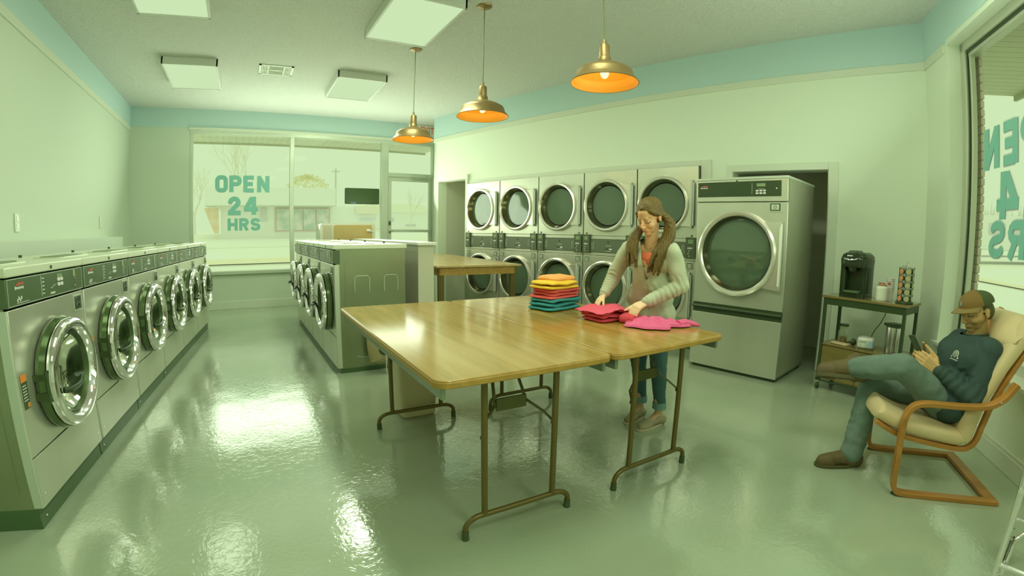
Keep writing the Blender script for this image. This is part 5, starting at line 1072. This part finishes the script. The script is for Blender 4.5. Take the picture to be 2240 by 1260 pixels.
# ---------------------------------------------------------------- the man in the armchair
MOo = CHA.copy()
def C3(f, off, z): return chm @ Vector((f, -off, z))
t = thing('person', 'man in a brown cap, dark green sweatshirt and jeans sitting looking at a phone', 'person', MOo)
msk = pc_((180, 158, 86)); mskd = pc_((150, 130, 60))
hH = C3(-.425, .33, 1.030); fw_ = chm.to_3x3() @ Vector((.88, .30, -.26)); up_ = chm.to_3x3() @ Vector((.30, .0, 1)); MBs = basis(fw_, up_); mhc, MP = head_caps(hH, MBs, 1.02, True)
MP0 = MP
J = {k: C3(*v) for k, v in dict(pel=(-.30, .33, .475), belly=(-.31, .33, .60), chest=(-.375, .33, .755), neck=(-.445, .33, .885), shN=(-.455, .155, .835), elN=(-.365, .085, .575), wrN=(-.195, .20, .685), haN=(-.122, .235, .735), shF=(-.42, .50, .82), elF=(-.33, .545, .60), wrF=(-.185, .45, .675), haF=(-.118, .385, .738),
     hipN=(-.285, .235, .47), knN=(.045, .125, .715), anN=(.262, .36, .630), toeN=(.455, .385, .625), hipF=(-.285, .42, .465), knF=(.13, .42, .525), anF=(.205, .32, .105), toeF=(.435, .262, .03)).items()}
bd = mhc+[('c', J['neck'], hH+MBs @ Vector((0, -.025, -.06)), .060, .056), ('c', J['chest'], J['neck'], .10, .06), ('c', J['shN'], J['shF'], .055, .055), ('c', J['pel'], J['chest'], .12, .12), ('c', J['shN'], J['elN'], .048, .042), ('c', J['elN'], J['wrN'], .042, .028), ('c', J['shF'], J['elF'], .048, .042), ('c', J['elF'], J['wrF'], .042, .028),
     ('c', J['hipN'], J['knN'], .08, .052), ('c', J['knN'], J['anN'], .052, .034), ('c', J['hipF'], J['knF'], .08, .052), ('c', J['knF'], J['anF'], .052, .034), ('c', J['anN'], J['anN']+(J['toeN']-J['anN'])*.5, .026, .016), ('c', J['anF'], J['anF']+(J['toeF']-J['anF'])*.4, .028, .014)]
c3 = chm.to_3x3()
bd += hand_caps(J['wrN'], J['haN'], c3 @ Vector((.72, -.30, .42)), c3 @ Vector((-.45, .10, .85)), c3 @ Vector((.0, -1, .0)), 1.18, thumb=C3(-.118, .262, .822))
bd += hand_caps(J['wrF'], J['haF'], c3 @ Vector((.72, .30, .42)), c3 @ Vector((-.45, -.1, .85)), c3 @ Vector((.0, 1, .0)), 1.12, thumb=C3(-.125, .33, .825))
FM = MBs.inverted()
def mpaint(co):
    q = FM @ (co-hH)/1.02; c = msk
    if q.length > .19: return msk
    bt = 0
    if q.z < -.028 and q.y > -.02 and q.z > -.125: bt = min(1, (-.028-q.z)/.022)
    if q.y > .06 and q.z < -.044: bt = max(bt, .85)
    c = mixc(c, pc_((112, 104, 48)), .62*bt)
    if q.y > .05:
        l = (q.x/.021)**2+((q.z+.0635)/.0055)**2; c = mixc(c, pc_((150, 108, 64)), 1.1-l if l < 1.1 else 0)
        for sx in (-1, 1):
            ex = q.x-sx*.030
            if abs(ex) < .021 and abs(q.z-(.021-ex*ex*8)) < .0036: c = pc_((76, 74, 30))
            if abs(ex) < .016 and abs(q.z+.006-ex*ex*10) < .003: c = pc_((66, 66, 28))
    return c
fused('body', bd, .0048, 2, SKIN, t, paint=mpaint, origin=MOo)
navy = M('dark_sweatshirt', (50, 72, 56), .9, bump=(150, .3, .003), var=(5, .35, (58, 82, 64)), spec=.2)
def mw(co, n_):
    a = noise.noise(co*9)*.007+noise.noise(co*22)*.003
    for e_, w_ in ((J['elN'], J['wrN']), (J['elF'], J['wrF'])):
        d = (w_-e_); tt = (co-e_).dot(d)/d.length_squared; dist = (co-(e_+d*max(-.3, min(1.1, tt)))).length
        if dist < .10 and -.4 < tt < .9: a += .004*math.sin(tt*30+noise.noise(co*12)*3)
    return co+n_*a
sw = [('c', J['shN'], J['shF'], .078, .078), ('c', C3(-.385, .215, .76), C3(-.385, .445, .76), .115, .115), ('c', C3(-.32, .23, .60), C3(-.32, .43, .60), .125, .125), ('c', C3(-.30, .22, .50), C3(-.30, .44, .50), .125, .12), ('c', J['chest'], J['pel'], .13, .13), ('c', J['chest'], J['neck'], .13, .078),
      ('c', J['shN'], J['elN'], .072, .062), ('c', J['elN'], J['elN']+(J['wrN']-J['elN'])*.85, .062, .046), ('c', J['shF'], J['elF'], .072, .062), ('c', J['elF'], J['elF']+(J['wrF']-J['elF'])*.85, .062, .046), ('c', J['elN']+(J['wrN']-J['elN'])*.8, J['wrN'], .043, .038), ('c', J['elF']+(J['wrF']-J['elF'])*.8, J['wrF'], .043, .038)]
nd = (hH-J['neck']).normalized()
def neckcut(co): q = co-J['neck']; return q.dot(nd) > .022 and (q-nd*q.dot(nd)).length < .11
s_o = fused('sweatshirt', sw, .008, 4, navy, t, cut=neckcut, warp=mw, origin=MOo, label='dark green long-sleeved sweatshirt')
cb = basis((J['neck']-J['chest']), c3 @ Vector((1, 0, 0)))
mb = MB(); mb.tube([J['neck']-MOo+nd*.018+(Vector((math.cos(a), math.sin(a), 0))-nd*Vector((math.cos(a), math.sin(a), 0)).dot(nd)).normalized()*.070 for a in [R(20*k) for k in range(19)]], .008, 8); part('collar', mb, M('dark_rib', (46, 68, 42), .9), s_o)
for w_, e_ in ((J['wrN'], J['elN']), (J['wrF'], J['elF'])):
    d = (w_-e_).normalized(); part('cuff', MB().tube([w_-d*.05-MOo, w_-d*.045-MOo, w_-MOo, w_+d*.006-MOo], [.040, .043, .041, .034], 20), M('dark_rib', (54, 84, 48)), s_o)
# chest print: a round mark over a line of small letters
lg = bpy.data.meshes.new('lg'); dg_ = bpy.context.evaluated_depsgraph_get()
pr_o = C3(-.285, .215, .775); pf = c3 @ Vector((.72, .58, .38)); pf.normalize()
mm = basis(-pf, c3 @ Vector((-.32, .0, 1)))
tgt = s_o
mb = MB(); mb.t = Matrix.Translation(pr_o) @ mm.to_4x4()
def arc(mb, cx, cz, r0, r1, a0, a1, n=20):
    vs = []
    for k in range(n+1): a = R(a0+(a1-a0)*k/n); vs += [(cx+r0*math.cos(a), 0, cz+r0*math.sin(a)), (cx+r1*math.cos(a), 0, cz+r1*math.sin(a))]
    mb.add(vs, [(2*k, 2*k+1, 2*k+3, 2*k+2) for k in range(n)])
arc(mb, 0, .012, .022, .027, -20, 200); arc(mb, 0, .012, .011, .016, 0, 360); arc(mb, 0, .012, .0, .006, 0, 360, 8)
for a in range(-10, 200, 35): ar = R(a); mb.add([(.014*math.cos(ar-.12), 0, .012+.014*math.sin(ar-.12)), (.024*math.cos(ar-.08), 0, .012+.024*math.sin(ar-.08)), (.024*math.cos(ar+.08), 0, .012+.024*math.sin(ar+.08)), (.014*math.cos(ar+.12), 0, .012+.014*math.sin(ar+.12))], [(0, 1, 2, 3)])
for sx in (-1, 1): arc(mb, sx*.028, -.002, .0, .006, 0, 360, 8)
for k in range(9): mb.add([(-.034+k*.0076, 0, -.020), (-.029+k*.0076, 0, -.020), (-.029+k*.0076, 0, -.012), (-.034+k*.0076, 0, -.012)], [(0, 1, 2, 3)])
mb = drape(s_o, mb, MOo, pf); part('chest_print', mb, M('white_print', (176, 194, 150), .7), s_o, smooth=False, label='small white printed emblem')
jean = M('worn_denim', (84, 112, 84), .85, bump=(170, .35, .003), var=(5, .3, (104, 130, 98)), spec=.2)
def jw(co, n_): return co+n_*(noise.noise(co*10)*.009+noise.noise(co*24)*.004+(.0022*math.sin(co.z*70+co.x*40+noise.noise(co*6)*7) if co.z < .35 else 0))
jn = [('c', C3(-.29, .24, .485), C3(-.29, .42, .475), .115, .115), ('c', J['hipN'], J['knN'], .098, .076), ('c', J['knN'], J['knN']+(J['anN']-J['knN'])*.95, .076, .070), ('c', J['hipF'], J['knF'], .098, .076), ('c', J['knF'], J['anF']+Vector((0, 0, -.005)), .080, .072)]
jo = fused('jeans', jn, .008, 3, jean, t, warp=jw, origin=MOo, label='worn blue-green jeans')
seam = MB(); 
d = J['knN']-J['hipN']
boot = M('brown_boot', (90, 84, 38), .6, bump=(60, .3), var=(12, .3, (76, 70, 30))); bsole = M('boot_sole', (72, 76, 34), .6)
aF = J['anF']; tF = J['toeF']; o1 = shoe((aF.x, aF.y, 0), (tF.x, tF.y, 0), boot, 'shoe', t, MOo, tall=.02, solem=bsole, w=1.25)
def tb(o, k):
    for ob in [o]+list(o.children):
        for v in ob.data.vertices: v.co.z *= k
tb(o1, 1.3)
# raised boot: built flat, then turned onto the crossed ankle
def raised(o, src, dst_m):
    for ob in [o]+list(o.children):
        for v in ob.data.vertices: v.co = (dst_m @ (v.co+MOo-src))-MOo
srcp = Vector((aF.x, aF.y, 0)); o2 = shoe((aF.x, aF.y, 0), (tF.x, tF.y, 0), boot, 'shoe', t, MOo, tall=.01, solem=bsole, w=1.3); tb(o2, 1.5)
d0 = (Vector((tF.x, tF.y, 0))-srcp).normalized(); upn = Vector((0, 0, 1)); A0 = Matrix((d0.cross(upn), d0, upn)).transposed()
leg_d = (J['anN']-J['knN']).normalized(); d1 = (J['toeN']-J['anN']).normalized(); up1 = (-leg_d); up1 = (c3 @ Vector((-.25, -.30, .92))); up1 = (up1-d1*up1.dot(d1)).normalized(); A1_ = Matrix((d1.cross(up1), d1, up1)).transposed()
raised(o2, srcp, Matrix.Translation(J['anN']-up1*.075+d1*.0) @ (A1_ @ A0.inverted()).to_4x4())
for ob, base_, dd, uu in ((None, srcp+Vector((0, 0, .062)), d0, upn), (None, J['anN']+up1*.004, d1, up1)):
    s_ = dd.cross(uu); mb = MB()
    for k in range(4): p_ = base_+dd*(.045+.022*k)+uu*(.018-.009*k)-MOo; mb.tube([p_-s_*.018, p_+uu*.004, p_+s_*.018], .0022, 5)
    part('laces', mb, M('lace_tan', (140, 136, 84), .7), t)
# hair, cap
mh = M('short_dark_hair', (70, 76, 30), .7, bump=(200, .6, .003))
fused('hair', [('b', MP(0, -.035, .0), (.079, .078, .072), MBs), ('b', MP(0, -.01, .035), (.080, .088, .06), MBs)], .005, 1, mh, t, cut=lambda co: (lambda q: (q.y > .012 and q.z < .03) or (q.y > -.028 and q.z < -.012) or q.z < -.07)(FM @ (co-hH)/1.02), origin=MOo)
capb = M('cap_brown', (112, 96, 36), .8, bump=(140, .3, .002)); capd = M('cap_mesh', (66, 84, 38), .85, bump=(260, .8, .003))
def crown(f0):
    def f(u, v):
        a = 2*math.pi*u; th = R(90*v); x = .092*math.cos(a)*math.cos(th); y = -.012+.106*math.sin(a)*math.cos(th); z = .044+.082*math.sin(th)**.9*(1+.06*math.sin(a)); return MP(x, y, z)-MOo
    return f
cp_ = part('cap', MB().grid(crown(0), 48, 14, cu=True), [capd], t, angle=80, label='trucker cap with brown front and dark mesh back')
mb = MB()
def front(u, v): a = R(15+150*u); th = R(88*v); s4 = 1.012; return MP(.092*s4*math.cos(a)*math.cos(th), -.012+.106*s4*math.sin(a)*math.cos(th), .042+.084*math.sin(th)**.9*(1+.06*math.sin(a)))-MOo
part('cap_front', MB().grid(front, 30, 14), capb, cp_, angle=80)
def brim(u, v):
    a = R(22+136*u); r = v*.070*math.sin(R(20+140*u)); x = .092*math.cos(a)*(1+.1*v); y = -.012+.106*math.sin(a)+r; return MP(x, y, .044-.004*v-.020*(abs(math.cos(a))**2)*v-.004*v*v)-MOo
mb = MB().grid(brim, 26, 8); o = part('cap_brim', mb, M('cap_brim_brown', (118, 108, 50), .8), cp_, angle=80); sd = o.modifiers.new('solid', 'SOLIDIFY'); sd.thickness = .004
mb = MB()
for k, (x0, z0, w_, h_) in enumerate(((0, .070, .034, .010), (0, .060, .026, .008), (0, .049, .022, .012))):
    for sg in (0,): 
        vs = []
        for (dx, dz) in ((-w_/2, -h_/2), (w_/2, -h_/2), (w_/2*.8, h_/2), (-w_/2*.8, h_/2)):
            X_ = x0+dx+.012; Z_ = z0+dz; Z_ += .016; th = math.asin(min(.99, (Z_-.042)/.09)); Y_ = -.012+.106*1.03*math.cos(th)*math.sqrt(max(0, 1-(X_/.092/math.cos(th))**2))+.001; vs.append(MP(X_, Y_, Z_)-MOo)
        mb.mat(k % 2).add(vs, [(0, 1, 2, 3)])
part('cap_patch', mb, [M('patch_blue', (110, 148, 140), .6), M('patch_tan', (150, 142, 88), .6)], cp_, smooth=False)
# phone
t2 = thing('phone', 'black phone held up in both hands of the seated man', 'phone', C3(-.078, .305, .805), chr_)
ph = MB().rrect(-.037, .037, -.075, .075, -.005, .005, .012); pm_ = part('casing', ph, black, t2, bevel=.003); sc2 = part('screen', MB().rrect(-.033, .033, -.068, .068, -.0062, -.005, .008), M('phone_screen', (150, 170, 140), .1), t2)
ax = (Vector((.52, -.08, .85))).normalized(); nrm = Vector((.80, .2, -.5)); nrm = (nrm-ax*nrm.dot(ax)).normalized(); rx = ax.cross(nrm); Mq = Matrix((rx, ax, nrm)).transposed().to_4x4()
for o_ in (pm_, sc2): o_.matrix_parent_inverse = Matrix.Identity(4); o_.matrix_basis = Mq
